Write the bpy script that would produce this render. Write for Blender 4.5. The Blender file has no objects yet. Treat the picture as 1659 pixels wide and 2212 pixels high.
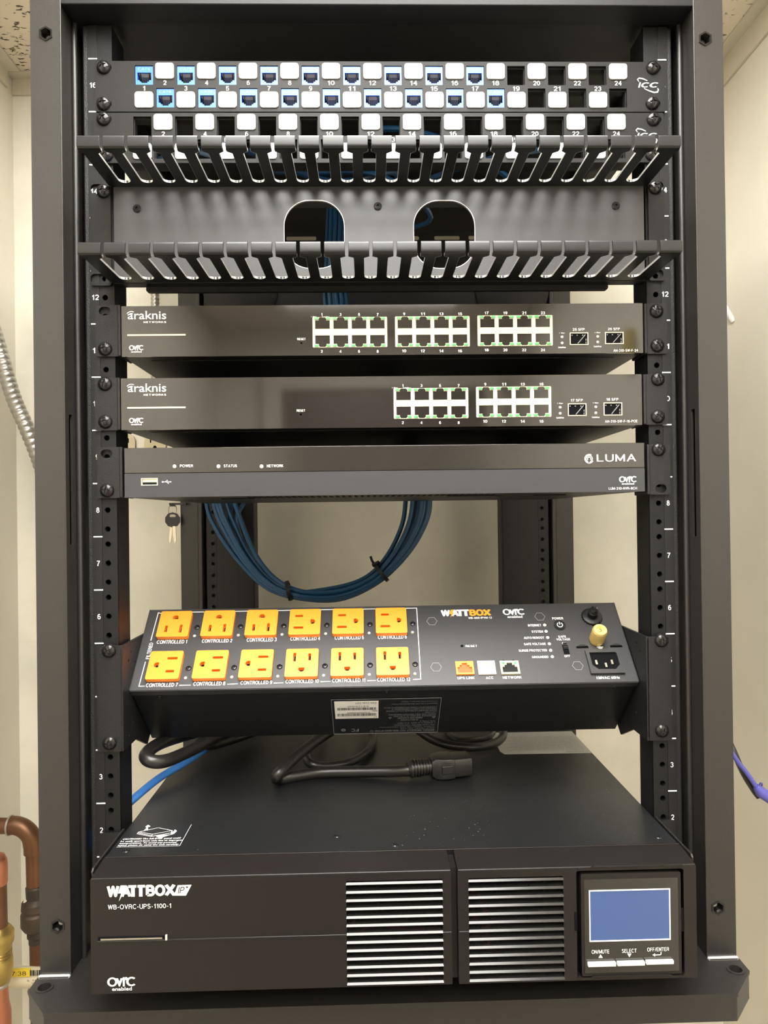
import bpy, math, random
from mathutils import Vector, Matrix
random.seed(7)
S = bpy.context.scene
COL = S.collection
# ------------------------------------------------------------------ camera
CC = Vector((-0.01564166, -0.60907882, 0.32629171))
FPX = 1560.0
_rx, _ry, _rz = -0.00406813, -0.02334946, -0.01266940
def _rot(rx, ry, rz):
    return (Matrix.Rotation(rz, 3, 'Z') @ Matrix.Rotation(ry, 3, 'Y') @ Matrix.Rotation(rx, 3, 'X'))
_R = _rot(_rx, _ry, _rz)            # (X, -Z, Y) -> camera (right, down, forward)
def _w(r): return Vector((r[0], r[2], -r[1]))
cr, cd, cf = _w(_R[0]), _w(_R[1]), _w(_R[2])
cam = bpy.data.cameras.new('camera'); co = bpy.data.objects.new('camera', cam); COL.objects.link(co)
co.matrix_world = Matrix.Translation(CC) @ Matrix((cr, -cd, -cf)).transposed().to_4x4()
cam.sensor_fit = 'HORIZONTAL'; cam.sensor_width = 36; cam.lens = FPX / 1659 * 36
cam.clip_start = 0.02; cam.clip_end = 50
S.camera = co
# ------------------------------------------------------------------ world, lights, exposure
W = bpy.data.worlds.new('world'); S.world = W; W.use_nodes = True
W.node_tree.nodes['Background'].inputs[0].default_value = (0.9, 0.85, 0.75, 1)
W.node_tree.nodes['Background'].inputs[1].default_value = 0.05
S.view_settings.view_transform = 'Standard'; S.view_settings.look = 'None'
S.view_settings.gamma = 1; S.view_settings.use_curve_mapping = False
S.view_settings.exposure = 0.2
LAMP = 20.0                # strength of the ceiling troffer's diffuser and of the added panel

# ------------------------------------------------------------------ materials
def mat(name, col, rough=.5, metal=0, bump=0, bscale=900, spec=.5, coat=0, emit=None, es=0, mottle=0, mscale=6, rvar=0, ior=1.5, col2=None):
    m = bpy.data.materials.new(name); m.use_nodes = True
    nt = m.node_tree; b = nt.nodes['Principled BSDF']
    b.inputs['Base Color'].default_value = (*col, 1); b.inputs['Roughness'].default_value = rough
    b.inputs['Metallic'].default_value = metal; b.inputs['IOR'].default_value = ior
    b.inputs['Specular IOR Level'].default_value = spec
    b.inputs['Coat Weight'].default_value = coat; b.inputs['Coat Roughness'].default_value = .05
    if emit: b.inputs['Emission Color'].default_value = (*emit, 1); b.inputs['Emission Strength'].default_value = es
    tc = nt.nodes.new('ShaderNodeTexCoord')
    if bump:
        n = nt.nodes.new('ShaderNodeTexNoise'); n.inputs['Scale'].default_value = bscale; n.inputs['Detail'].default_value = 2
        nt.links.new(tc.outputs['Object'], n.inputs['Vector'])
        bp = nt.nodes.new('ShaderNodeBump'); bp.inputs['Strength'].default_value = bump; bp.inputs['Distance'].default_value = .0004
        nt.links.new(n.outputs[0], bp.inputs['Height']); nt.links.new(bp.outputs[0], b.inputs['Normal'])
    if mottle:
        n = nt.nodes.new('ShaderNodeTexNoise'); n.inputs['Scale'].default_value = mscale; n.inputs['Detail'].default_value = 5
        nt.links.new(tc.outputs['Object'], n.inputs['Vector'])
        r = nt.nodes.new('ShaderNodeValToRGB'); r.color_ramp.elements[0].position = .35; r.color_ramp.elements[1].position = .65
        c2 = col2 or tuple(c * (1 - mottle) for c in col)
        r.color_ramp.elements[0].color = (*c2, 1); r.color_ramp.elements[1].color = (*col, 1)
        nt.links.new(n.outputs[0], r.inputs[0]); nt.links.new(r.outputs[0], b.inputs['Base Color'])
    if rvar:
        n = nt.nodes.new('ShaderNodeTexNoise'); n.inputs['Scale'].default_value = 25; n.inputs['Detail'].default_value = 4
        nt.links.new(tc.outputs['Object'], n.inputs['Vector'])
        mr = nt.nodes.new('ShaderNodeMapRange'); mr.inputs[3].default_value = rough - rvar; mr.inputs[4].default_value = rough + rvar
        nt.links.new(n.outputs[0], mr.inputs[0]); nt.links.new(mr.outputs[0], b.inputs['Roughness'])
    return m
def speck_mat(name, col, rough, spec_amt=.35):
    """dark painted sheet with dust specks and faint scuffs"""
    m = mat(name, col, rough, bump=.12, bscale=1400, rvar=.05); nt = m.node_tree; b = nt.nodes['Principled BSDF']
    tc = nt.nodes.new('ShaderNodeTexCoord')
    v = nt.nodes.new('ShaderNodeTexVoronoi'); v.inputs['Scale'].default_value = 210
    nt.links.new(tc.outputs['Object'], v.inputs['Vector'])
    n = nt.nodes.new('ShaderNodeTexNoise'); n.inputs['Scale'].default_value = 14; n.inputs['Detail'].default_value = 3
    nt.links.new(tc.outputs['Object'], n.inputs['Vector'])
    th = nt.nodes.new('ShaderNodeMapRange'); th.inputs[1].default_value = .42; th.inputs[2].default_value = .75; th.inputs[3].default_value = 0; th.inputs[4].default_value = .13
    nt.links.new(n.outputs[0], th.inputs[0])
    lt = nt.nodes.new('ShaderNodeMath'); lt.operation = 'LESS_THAN'
    nt.links.new(v.outputs['Distance'], lt.inputs[0]); nt.links.new(th.outputs[0], lt.inputs[1])
    ml = nt.nodes.new('ShaderNodeMath'); ml.operation = 'MULTIPLY'; ml.inputs[1].default_value = spec_amt
    nt.links.new(lt.outputs[0], ml.inputs[0])
    mx = nt.nodes.new('ShaderNodeMix'); mx.data_type = 'RGBA'
    mx.inputs[6].default_value = (*col, 1); mx.inputs[7].default_value = (.75, .75, .75, 1)
    nt.links.new(ml.outputs[0], mx.inputs[0]); nt.links.new(mx.outputs[2], b.inputs['Base Color'])
    return m
M = {}
M['rack'] = mat('black_powder_coat', (.019, .0175, .0165), .38, bump=.25, bscale=1300, rvar=.05)
M['rackdark'] = mat('black_frame_paint', (.005, .0052, .0062), .5, bump=.15, spec=.3)
M['rough'] = mat('rough_textured_paint', (.009, .009, .0095), .5, bump=.9, bscale=900)
M['panel'] = mat('satin_panel_paint', (.012, .0118, .0115), .46, bump=.08, bscale=1500, spec=.2)
M['strip'] = mat('rail_strip_paint', (.009, .009, .010), .42, bump=.2, bscale=1400, spec=.3)
M['ear'] = mat('ear_texture_paint', (.008, .008, .009), .48, bump=.5, bscale=1600, spec=.35)
M['edge'] = mat('pale_steel_edge', (.55, .54, .52), .4, .6)  # pale metal colour for slot edges, opening rims and weld beads
M['manager'] = mat('manager_satin_paint', (.007, .0075, .0085), .34, bump=.05)
M['manplate'] = mat('manager_back_paint', (.042, .043, .046), .38, bump=.1, bscale=300)
M['chassis'] = mat('chassis_sheet', (.005, .005, .0055), .45, bump=.1, spec=.35)
M['gloss'] = mat('gloss_black_plastic', (.012, .0115, .011), .06, ior=1.75)
M['nvrtop'] = mat('scuffed_gloss_strip', (.02, .0195, .018), .14, ior=1.7, rvar=.05)
M['nvrlow'] = mat('satin_grey_strip', (.03, .0315, .037), .4, bump=.05)
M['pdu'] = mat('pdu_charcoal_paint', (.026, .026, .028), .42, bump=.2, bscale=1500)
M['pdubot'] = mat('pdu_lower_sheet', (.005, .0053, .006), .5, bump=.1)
M['bezel'] = mat('ups_bezel_plastic', (.010, .0082, .008), .38, bump=.15, bscale=1500, spec=.35)
M['lid'] = speck_mat('ups_lid_paint', (.0095, .01, .0115), .36)
M['slat'] = mat('vent_slat_plastic', (.02, .02, .02), .17)
M['dark'] = mat('dark_void', (.003, .003, .004), .8, spec=.1)
M['innergrey'] = mat('inner_grey_plastic', (.010, .010, .011), .6, spec=.2)  # dark grey of the socket frames and vent ribs
M['white'] = mat('white_print', (.82, .82, .8), .5)
M['greyprint'] = mat('grey_print', (.22, .22, .23), .5)
M['tile'] = mat('white_label_tile', (.68, .675, .65), .35)
M['blue'] = mat('blue_jack_plastic', (.035, .15, .58), .35)
M['bluetxt'] = mat('pale_blue_relief', (.16, .36, .82), .4)
M['jackin'] = mat('jack_inner_plastic', (.02, .035, .08), .35)
M['contact'] = mat('jack_contact_block', (.16, .15, .16), .3, .2)
M['orange'] = mat('orange_receptacle', (.98, .27, .02), .38)
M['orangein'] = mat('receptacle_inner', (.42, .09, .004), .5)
M['cream'] = mat('nickel_port_shell', (.58, .54, .40), .45, .0)
M['portin'] = mat('port_inner_black', (.005, .005, .006), .4, spec=.2)
M['gold'] = mat('contact_gold', (.35, .25, .16), .35, .8)
M['led'] = mat('led_green_lens', (.08, .36, .13), .25)
M['ledw'] = mat('led_clear_lens', (.5, .48, .44), .25)
M['ledp'] = mat('led_pale_lens', (.72, .7, .58), .3)
M['screw'] = mat('black_nickel_screw', (.022, .021, .022), .18, .5)
M['screwdk'] = mat('screw_recess', (.004, .004, .004), .4)
M['steel'] = mat('bright_steel', (.6, .58, .52), .3, 1)
M['galv'] = mat('galvanized_flex', (.46, .44, .4), .34, .85)
M['copper'] = mat('aged_copper', (.2, .098, .05), .4, .7, mottle=.5, mscale=18, col2=(.14, .07, .04))
M['copperb'] = mat('bright_copper', (.6, .24, .14), .35, .8, mottle=.3, mscale=12)
M['solder'] = mat('dark_fitting', (.1, .075, .055), .5, .5, mottle=.5, mscale=22, col2=(.05, .04, .035))
M['brass'] = mat('brass', (.55, .4, .13), .35, .85, mottle=.4, mscale=25)
M['brassy'] = mat('brass_post', (.85, .66, .25), .33, .6)
M['teal'] = mat('teal_cable_jacket', (.005, .06, .15), .42)
M['bcable'] = mat('blue_cable_jacket', (.045, .2, .62), .35)
M['lilac'] = mat('lilac_jacket', (.1, .1, .42), .4)
M['cord'] = mat('black_rubber_cord', (.014, .013, .012), .33, bump=.1)
M['tie'] = mat('black_nylon', (.008, .008, .009), .4)
M['lcd'] = mat('lcd_blue', (.042, .078, .2), .14, emit=(.08, .14, .4), es=.08)
M['key'] = mat('key_steel', (.65, .6, .48), .35, .8)
M['ivory'] = mat('ivory_device', (.68, .6, .4), .4)
M['redwire'] = mat('red_wire', (.45, .03, .05), .4)
M['paper'] = mat('white_sticker', (.8, .79, .76), .5)
M['paperg'] = mat('grey_sticker', (.5, .5, .48), .5)
M['stickerk'] = mat('black_sticker', (.012, .013, .016), .35)
M['pvc'] = mat('cream_pvc', (.72, .65, .47), .35)
M['yellow'] = mat('yellow_print', (.85, .62, .05), .5)
M['ink'] = mat('black_ink', (.02, .02, .02), .6)
M['caulk'] = mat('flux_residue', (.75, .7, .55), .6)
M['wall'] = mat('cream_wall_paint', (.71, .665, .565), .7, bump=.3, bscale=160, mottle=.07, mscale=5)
M['wallb'] = mat('cream_wall_brightened', (.84, .81, .70), .7, bump=.3, bscale=160, mottle=.2, mscale=7)  # paler copy of the wall paint, rear wall's extra light put into colour
M['trim'] = mat('cream_moulding', (.62, .57, .46), .5)
M['floor'] = mat('vinyl_floor', (.5, .47, .41), .5, mottle=.2)
M['door'] = mat('brown_door', (.09, .05, .03), .3)
M['lampm'] = mat('lit_diffuser', (.9, .9, .88), .5, emit=(1, .975, .93), es=LAMP)
def ceiling_mat():
    m = mat('fissured_ceiling_tile', (.74, .66, .52), .9); nt = m.node_tree; b = nt.nodes['Principled BSDF']
    tc = nt.nodes.new('ShaderNodeTexCoord'); mp = nt.nodes.new('ShaderNodeMapping'); mp.inputs['Scale'].default_value = (1, 2.2, 1)
    nt.links.new(tc.outputs['Object'], mp.inputs[0])
    n = nt.nodes.new('ShaderNodeTexNoise'); n.inputs['Scale'].default_value = 85; n.inputs['Detail'].default_value = 3; n.inputs['Roughness'].default_value = .6
    nt.links.new(mp.outputs[0], n.inputs['Vector'])
    r = nt.nodes.new('ShaderNodeValToRGB'); r.color_ramp.elements[0].position = .36; r.color_ramp.elements[0].color = (.12, .09, .05, 1)
    r.color_ramp.elements[1].position = .41; r.color_ramp.elements[1].color = (.74, .66, .52, 1)
    nt.links.new(n.outputs[0], r.inputs[0]); nt.links.new(r.outputs[0], b.inputs['Base Color'])
    bp = nt.nodes.new('ShaderNodeBump'); bp.inputs['Strength'].default_value = .8; bp.inputs['Distance'].default_value = .003
    nt.links.new(r.outputs[0], bp.inputs['Height']); nt.links.new(bp.outputs[0], b.inputs['Normal'])
    return m
M['ceil'] = ceiling_mat()

# ------------------------------------------------------------------ frames and builders
def ray(px, py):
    return cr * ((px - 829.5) / FPX) + cd * ((py - 1106) / FPX) + cf
def HY(px, py, Y):
    d = ray(px, py); return CC + d * ((Y - CC.y) / d.y)
def HZ(px, py, Z):
    d = ray(px, py); return CC + d * ((Z - CC.z) / d.z)
def HX(px, py, X):
    d = ray(px, py); return CC + d * ((X - CC.x) / d.x)
class Frame:
    def __init__(s, o, u, v):
        s.o = Vector(o); s.u = Vector(u).normalized(); s.v = Vector(v).normalized(); s.n = s.u.cross(s.v)
    def pt(s, a, b, c=0): return s.o + s.u * a + s.v * b + s.n * c
    def px(s, x, y, c=0):
        d = ray(x, y); o = s.o + s.n * c; t = (o - CC).dot(s.n) / d.dot(s.n); h = CC + d * t - s.o
        return h.dot(s.u), h.dot(s.v)
    def mx(s, a=0, b=0, c=0, ang=0):
        m = Matrix((s.u, s.v, s.n)).transposed().to_4x4(); m.translation = s.pt(a, b, c)
        return m @ Matrix.Rotation(ang, 4, 'Z')
def FR(Y): return Frame((0, Y, 0), (1, 0, 0), (0, 0, 1))     # upright face looking to the camera side
def FT(Z): return Frame((0, 0, Z), (1, 0, 0), (0, 1, 0))     # level face looking up
L0 = Frame((0, 0, 0), (1, 0, 0), (0, 1, 0))                  # local xy frame, n = z
WM = {}
def put(name, mesh, parent, Mw):
    o = bpy.data.objects.new(name, mesh); COL.objects.link(o); WM[o] = Mw
    if parent: o.parent = parent; o.matrix_basis = WM[parent].inverted() @ Mw
    else: o.matrix_basis = Mw
    return o
def thing(name, label, cat, loc=(0, 0, 0), group=None):
    o = put(name, None, None, Matrix.Translation(Vector(loc))); o['label'] = label; o['category'] = cat
    if group: o['group'] = group
    o.empty_display_size = .02
    return o
def tag(o, label, cat, group=None):
    o['label'] = label; o['category'] = cat
    if group: o['group'] = group
    return o
def curve_mesh(splines, ext=0.0):
    cu = bpy.data.curves.new('c', 'CURVE'); cu.dimensions = '2D'; cu.fill_mode = 'BOTH'; cu.extrude = ext
    for p in splines:
        sp = cu.splines.new('POLY'); sp.points.add(len(p) - 1); sp.use_cyclic_u = True
        for i, q in enumerate(p): sp.points[i].co = (q[0], q[1], 0, 1)
    ob = bpy.data.objects.new('c', cu); me = bpy.data.meshes.new_from_object(ob)
    bpy.data.objects.remove(ob); bpy.data.curves.remove(cu)
    return me
class G:
    """collects geometry in world space; done() links it as one object"""
    def __init__(s, fr=L0): s.f = fr; s.v = []; s.fc = []
    def add(s, vs, fs):
        n = len(s.v); s.v += [Vector(v) for v in vs]; s.fc += [tuple(i + n for i in f) for f in fs]; return s
    def box(s, a0, a1, b0, b1, c0, c1):
        P = [s.f.pt(a, b, c) for c in (c0, c1) for b in (b0, b1) for a in (a0, a1)]
        return s.add(P, [(0, 2, 3, 1), (4, 5, 7, 6), (0, 1, 5, 4), (2, 6, 7, 3), (0, 4, 6, 2), (1, 3, 7, 5)])
    def plate(s, outer, holes, c0, c1):
        me = curve_mesh([outer] + list(holes), abs(c1 - c0) / 2)
        cm = (c0 + c1) / 2
        s.add([s.f.pt(v.co.x, v.co.y, v.co.z + cm) for v in me.vertices], [tuple(p.vertices) for p in me.polygons])
        bpy.data.meshes.remove(me); return s
    def prism(s, poly, c0, c1):
        n = len(poly); P = [s.f.pt(a, b, c0) for a, b in poly] + [s.f.pt(a, b, c1) for a, b in poly]
        return s.add(P, [tuple(range(n - 1, -1, -1)), tuple(range(n, 2 * n))] + [(i, (i + 1) % n, n + (i + 1) % n, n + i) for i in range(n)])
    def lathe(s, a, b, prof, seg=24, cap=True):
        """prof = [(radius, c)] from back to front"""
        P = []; F = []
        for r, c in prof:
            for k in range(seg):
                t = 2 * math.pi * k / seg; P.append(s.f.pt(a + r * math.cos(t), b + r * math.sin(t), c))
        for j in range(len(prof) - 1):
            for k in range(seg):
                F.append((j * seg + k, j * seg + (k + 1) % seg, (j + 1) * seg + (k + 1) % seg, (j + 1) * seg + k))
        if cap: F.append(tuple(range((len(prof) - 1) * seg, len(prof) * seg))); F.append(tuple(range(seg - 1, -1, -1)))
        return s.add(P, F)
    def tube(s, pts, r, seg=10, cap=True):
        pts = [Vector(p) for p in pts]; n = len(pts); P = []; F = []
        rr = r if callable(r) else (lambda i: r)
        t0 = (pts[1] - pts[0]).normalized(); up = Vector((0, 0, 1)) if abs(t0.z) < .9 else Vector((1, 0, 0))
        x = t0.cross(up).normalized()
        for i in range(n):
            t = (pts[min(i + 1, n - 1)] - pts[max(i - 1, 0)]).normalized()
            x = (x - t * x.dot(t)).normalized(); y = t.cross(x)
            for k in range(seg):
                an = 2 * math.pi * k / seg; P.append(pts[i] + (x * math.cos(an) + y * math.sin(an)) * rr(i))
        for i in range(n - 1):
            for k in range(seg): F.append((i * seg + k, i * seg + (k + 1) % seg, (i + 1) * seg + (k + 1) % seg, (i + 1) * seg + k))
        if cap: F.append(tuple(range(seg - 1, -1, -1))); F.append(tuple(range((n - 1) * seg, n * seg)))
        return s.add(P, F)
    def mesh(s, m, org=None, smooth=35):
        me = bpy.data.meshes.new('m'); o = org or Vector((0, 0, 0))
        me.from_pydata([v - o for v in s.v], [], s.fc); me.materials.append(m)
        if smooth:
            me.polygons.foreach_set('use_smooth', [True] * len(me.polygons)); me.set_sharp_from_angle(angle=math.radians(smooth))
        me.update(); return me
    def done(s, name, m, parent=None, bevel=0, smooth=35, bseg=2):
        lo = Vector([min(v[i] for v in s.v) for i in range(3)]); hi = Vector([max(v[i] for v in s.v) for i in range(3)])
        c = (lo + hi) / 2; c = Vector((c.x, c.y, lo.z)) if not parent else c
        o = put(name, s.mesh(m, c, smooth), parent, Matrix.Translation(c))
        if bevel:
            b = o.modifiers.new('bevel', 'BEVEL'); b.width = bevel; b.segments = bseg; b.limit_method = 'ANGLE'; b.angle_limit = math.radians(40); b.harden_normals = True
        return o
def rrect(a0, a1, b0, b1, r, seg=5):
    P = []
    for cx, cy, t0 in ((a1 - r, b1 - r, 0), (a0 + r, b1 - r, 90), (a0 + r, b0 + r, 180), (a1 - r, b0 + r, 270)):
        for k in range(seg + 1):
            t = math.radians(t0 + 90 * k / seg); P.append((cx + r * math.cos(t), cy + r * math.sin(t)))
    return P
def circ(a, b, r, n=14, ph=0): return [(a + r * math.cos(2 * math.pi * k / n + ph), b + r * math.sin(2 * math.pi * k / n + ph)) for k in range(n)]
def rect(a0, a1, b0, b1): return [(a0, b0), (a1, b0), (a1, b1), (a0, b1)]
def spline(pts, n=8):
    pts = [Vector(p) for p in pts]; P = [pts[0] * 2 - pts[1]] + pts + [pts[-1] * 2 - pts[-2]]; out = []
    for i in range(1, len(P) - 2):
        for k in range(n):
            t = k / n; a, b, c, d = P[i - 1:i + 3]
            out.append(.5 * ((2 * b) + (c - a) * t + (2 * a - 5 * b + 4 * c - d) * t * t + (3 * b - a - 3 * c + d) * t ** 3))
    out.append(pts[-1]); return out
TX = {}
def _E(cx, cy, rx, ry, a0, a1, n=9): return [(cx + rx * math.cos(math.radians(a0 + (a1 - a0) * k / n)), cy + ry * math.sin(math.radians(a0 + (a1 - a0) * k / n))) for k in range(n + 1)]
GL = {   # plain grotesque letters as pen strokes: (advance width, [strokes])
 '0': (.56, [_E(.28, .5, .28, .5, 0, 360, 20)]), '1': (.34, [[(.02, .76), (.16, .80), (.28, .96), (.28, 1.04)], [(.28, 1.07), (.28, -.07)]]),
 '2': (.56, [_E(.28, .72, .27, .28, 165, -40, 10) + [(.04, .02)], [(0, .0), (.58, .0)]]),
 '3': (.56, [_E(.27, .75, .25, .25, 160, -90, 9), _E(.27, .25, .28, .27, 90, -160, 10)]),
 '4': (.58, [[(.42, -.07), (.42, 1.0), (.0, .30), (.60, .30)]]), '5': (.56, [[(.54, 1), (.10, 1), (.04, .50)] + _E(.27, .31, .28, .31, 135, -160, 10)]),
 '6': (.56, [_E(.28, .31, .27, .31, 0, 360, 16), _E(.32, .5, .32, .5, 175, 60, 8)]), '7': (.54, [[(0, 1), (.54, 1), (.36, .62), (.22, .25), (.18, -.07)]]),
 '8': (.56, [_E(.28, .76, .23, .24, 0, 360, 16), _E(.28, .26, .28, .27, 0, 360, 16)]), '9': (.56, [_E(.28, .69, .27, .31, 0, 360, 16), _E(.24, .5, .32, .5, -5, -120, 8)]),
 'A': (.72, [[(0, -.07), (.36, 1.02), (.72, -.07)], [(.14, .32), (.58, .32)]]), 'B': (.6, [[(0, 0), (0, 1), (.32, 1)] + _E(.32, .76, .22, .24, 90, -90, 7) + [(0, .52)], [(.32, .52)] + _E(.34, .26, .26, .26, 90, -90, 7) + [(0, 0)]]),
 'C': (.7, [_E(.38, .5, .38, .52, 45, 315, 16)]), 'D': (.66, [[(0, 0), (0, 1), (.28, 1)] + _E(.28, .5, .38, .5, 90, -90, 10) + [(0, 0)]]),
 'E': (.54, [[(.56, 1), (0, 1), (0, 0), (.57, 0)], [(0, .52), (.50, .52)]]), 'F': (.5, [[(.53, 1), (0, 1), (0, -.07)], [(0, .50), (.46, .50)]]),
 'G': (.74, [_E(.38, .5, .38, .52, 48, 330, 16) + [(.73, .46), (.42, .46)]]), 'H': (.62, [[(0, -.07), (0, 1.07)], [(.62, -.07), (.62, 1.07)], [(0, .52), (.62, .52)]]),
 'I': (.02, [[(0, -.07), (0, 1.07)]]), 'J': (.44, [[(.44, 1.07), (.44, .28)] + _E(.22, .26, .22, .27, 0, -180, 8)]), 'K': (.62, [[(0, -.07), (0, 1.07)], [(.58, 1.04), (.03, .42)], [(.20, .58), (.62, -.05)]]),
 'L': (.5, [[(0, 1.07), (0, 0), (.54, 0)]]), 'M': (.74, [[(0, -.07), (0, 1.0), (.37, .08), (.74, 1.0), (.74, -.07)]]), 'N': (.62, [[(0, -.07), (0, 1.0), (.62, 0), (.62, 1.07)]]),
 'O': (.78, [_E(.39, .5, .39, .52, 0, 360, 24)]), 'P': (.58, [[(0, -.07), (0, 1), (.32, 1)] + _E(.32, .73, .26, .27, 90, -90, 8) + [(0, .46)]]), 'Q': (.78, [_E(.39, .5, .39, .52, 0, 360, 24), [(.48, .22), (.78, -.04)]]),
 'R': (.62, [[(0, -.07), (0, 1), (.34, 1)] + _E(.34, .75, .24, .25, 90, -90, 8) + [(0, .50)], [(.36, .5), (.54, .40), (.60, -.07)]]),
 'S': (.6, [_E(.30, .755, .26, .265, 25, 250, 9)[:-1] + [(.30, .52)] + _E(.30, .245, .28, .265, 70, -160, 9)]), 'T': (.62, [[(-.03, 1), (.65, 1)], [(.31, 1), (.31, -.07)]]),
 'U': (.62, [[(0, 1.07), (0, .30)] + _E(.31, .30, .31, .33, 180, 360, 10) + [(.62, 1.07)]]), 'V': (.66, [[(0, 1.07), (.33, .02), (.66, 1.07)]]), 'W': (.96, [[(0, 1.07), (.24, .02), (.48, 1.0), (.72, .02), (.96, 1.07)]]),
 'X': (.64, [[(0, 1.06), (.64, -.06)], [(.64, 1.06), (0, -.06)]]), 'Y': (.66, [[(0, 1.06), (.33, .48), (.66, 1.06)], [(.33, .48), (.33, -.07)]]), 'Z': (.58, [[(.02, 1), (.56, 1), (0, 0), (.58, 0)]]),
 '-': (.3, [[(0, .38), (.3, .38)]]), '/': (.3, [[(0, -.05), (.3, 1.05)]]), ':': (.04, [[(0, .0), (0, .14)], [(0, .6), (0, .74)]]), '.': (.04, [[(0, -.07), (0, .09)]]), ',': (.04, [[(.03, .08), (0, -.14)]]),
 '!': (.04, [[(0, -.07), (0, .07)], [(0, .3), (0, 1.07)]]), '+': (.5, [[(0, .5), (.5, .5)], [(.25, .25), (.25, .75)]]), '(': (.2, [_E(.25, .45, .22, .65, 120, 240, 6)]), ')': (.2, [_E(-.05, .45, .22, .65, 60, -60, 6)]), "'": (.04, [[(0, .75), (0, 1.05)]])}
def stroke_text(s, t, shear=0, space=1.0):
    V = []; F = []; x = 0
    for ch in s:
        if ch == ' ': x += .34; continue
        w, st = GL[ch]
        for p in st:
            for k in range(len(p) - 1):
                a = Vector(p[k]); b = Vector(p[k + 1]); d = (b - a)
                if d.length < 1e-6: continue
                d.normalize(); n = Vector((-d.y, d.x)) * t / 2; i = len(V)
                zz = (len(F) % 14) * 4e-6
                for q in (a + n, a - n, b - n, b + n): V.append((q.x + x + q.y * shear, q.y, zz))
                F.append((i, i + 1, i + 2, i + 3))
            js = range(1, len(p) - 1)
            if (Vector(p[0]) - Vector(p[-1])).length < 1e-4: js = range(0, len(p) - 1)
            for k in js:
                i = len(V); zz = (len(F) % 14) * 4e-6; V += [(p[k][0] + x + p[k][1] * shear + t / 2 * math.cos(math.pi * q / 3.5), p[k][1] + t / 2 * math.sin(math.pi * q / 3.5), zz) for q in range(7)]
                F.append(tuple(range(i, i + 7)))
        x += w + (t * .95 + .12) * space
    return V, F
def text_geo(s, bold=0, res=3, shear=0, space=1.0):
    k = (s, bold, res, shear, space)
    if k not in TX and all(ch in GL or ch == ' ' for ch in s):
        vs, fs = stroke_text(s, min(.12 + bold * 2.6, .34), shear, space)
        x0 = min(v[0] for v in vs); x1 = max(v[0] for v in vs); y0 = min(v[1] for v in vs); y1 = max(v[1] for v in vs)
        TX[k] = ([((x - x0) / (x1 - x0), (y - y0) / (y1 - y0), z) for x, y, z in vs], fs)
    if k not in TX:
        cu = bpy.data.curves.new('t', 'FONT'); cu.body = s; cu.offset = bold; cu.resolution_u = res; cu.shear = shear; cu.space_character = space
        cu.extrude = 0; cu.fill_mode = 'FRONT'
        ob = bpy.data.objects.new('t', cu); me = bpy.data.meshes.new_from_object(ob)
        vs = [(v.co.x, v.co.y) for v in me.vertices]; fs = [tuple(p.vertices) for p in me.polygons]
        bpy.data.objects.remove(ob); bpy.data.curves.remove(cu); bpy.data.meshes.remove(me)
        x0 = min(v[0] for v in vs); x1 = max(v[0] for v in vs); y0 = min(v[1] for v in vs); y1 = max(v[1] for v in vs)
        TX[k] = ([((x - x0) / (x1 - x0), (y - y0) / (y1 - y0), 0) for x, y in vs], fs)
    return TX[k]
def put_text(g, s, a0, a1, b0, b1, c, bold=.012, res=3, shear=0, space=1.0):
    """fit a string into the rectangle a0..a1, b0..b1 of g's frame"""
    vs, fs = text_geo(s, bold, res, shear, space)
    g.add([g.f.pt(a0 + x * (a1 - a0), b0 + y * (b1 - b0), c + z) for x, y, z in vs], fs)
def T(fr, s, x0, x1, yb, yt, parent, m='white', name='lettering', c=.0003, **k):
    """lettering printed on face fr; x0..x1, baseline yb and cap line yt as read off the photograph"""
    a0, b0 = fr.px(x0, yb, c); a1, _ = fr.px(x1, yb, c); _, b1 = fr.px(x0, yt, c)
    g = G(fr); put_text(g, s, a0, a1, b0, b1, c, **k); return g.done(name, M[m], parent, smooth=0)
def line(fr, pts, w, parent, m='white', name='printed_line', c=.0003):
    g = G(fr); q = [fr.px(x, y, c) for x, y in pts]
    for (a0, b0), (a1, b1) in zip(q, q[1:]):
        d = Vector((a1 - a0, b1 - b0)); l = d.length; n = Vector((-d.y, d.x)) / l * w / 2; e = d / l * w / 2
        P = [(a0 - e.x + n.x, b0 - e.y + n.y), (a0 - e.x - n.x, b0 - e.y - n.y), (a1 + e.x - n.x, b1 + e.y - n.y), (a1 + e.x + n.x, b1 + e.y + n.y)]
        g.add([fr.pt(a, b, c) for a, b in P], [(0, 1, 2, 3)])
    return g.done(name, M[m], parent, smooth=0)
def poly_on(fr, pts, parent, m, name, c=.0003, px=True):
    q = [fr.px(x, y, c) for x, y in pts] if px else pts
    return G(fr).plate(q, [], c - .0001, c + .0001).done(name, M[m], parent, smooth=0)

# ------------------------------------------------------------------ shared small meshes
def screw_mesh(R=.0059, H=.0040, N=30):
    g = G(); V = []; F = []
    for j in range(N + 1):
        for i in range(N + 1):
            x = 2 * i / N - 1; y = 2 * j / N - 1
            if x == 0 and y == 0: u = v = 0
            elif abs(x) > abs(y): r = x; t = math.pi / 4 * y / x; u, v = r * math.cos(t), r * math.sin(t)
            else: r = y; t = math.pi / 2 - math.pi / 4 * x / y; u, v = r * math.cos(t), r * math.sin(t)
            rad = math.hypot(u, v); z = H * (1 - rad ** 2.6) ** .55 if rad < 1 else 0
            if rad < .5 and (abs(u) < .10 or abs(v) < .10): z -= .0013 * (1 - rad * .8)
            V.append((u * R, v * R, z))
    for j in range(N):
        for i in range(N): q = j * (N + 1) + i; F.append((q, q + 1, q + N + 2, q + N + 1))
    g.add([Vector(v) for v in V], F)
    return g.mesh(M['screw'], smooth=50)
SCREW = screw_mesh()
SMALL = screw_mesh(.0030, .0009, 20)
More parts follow.
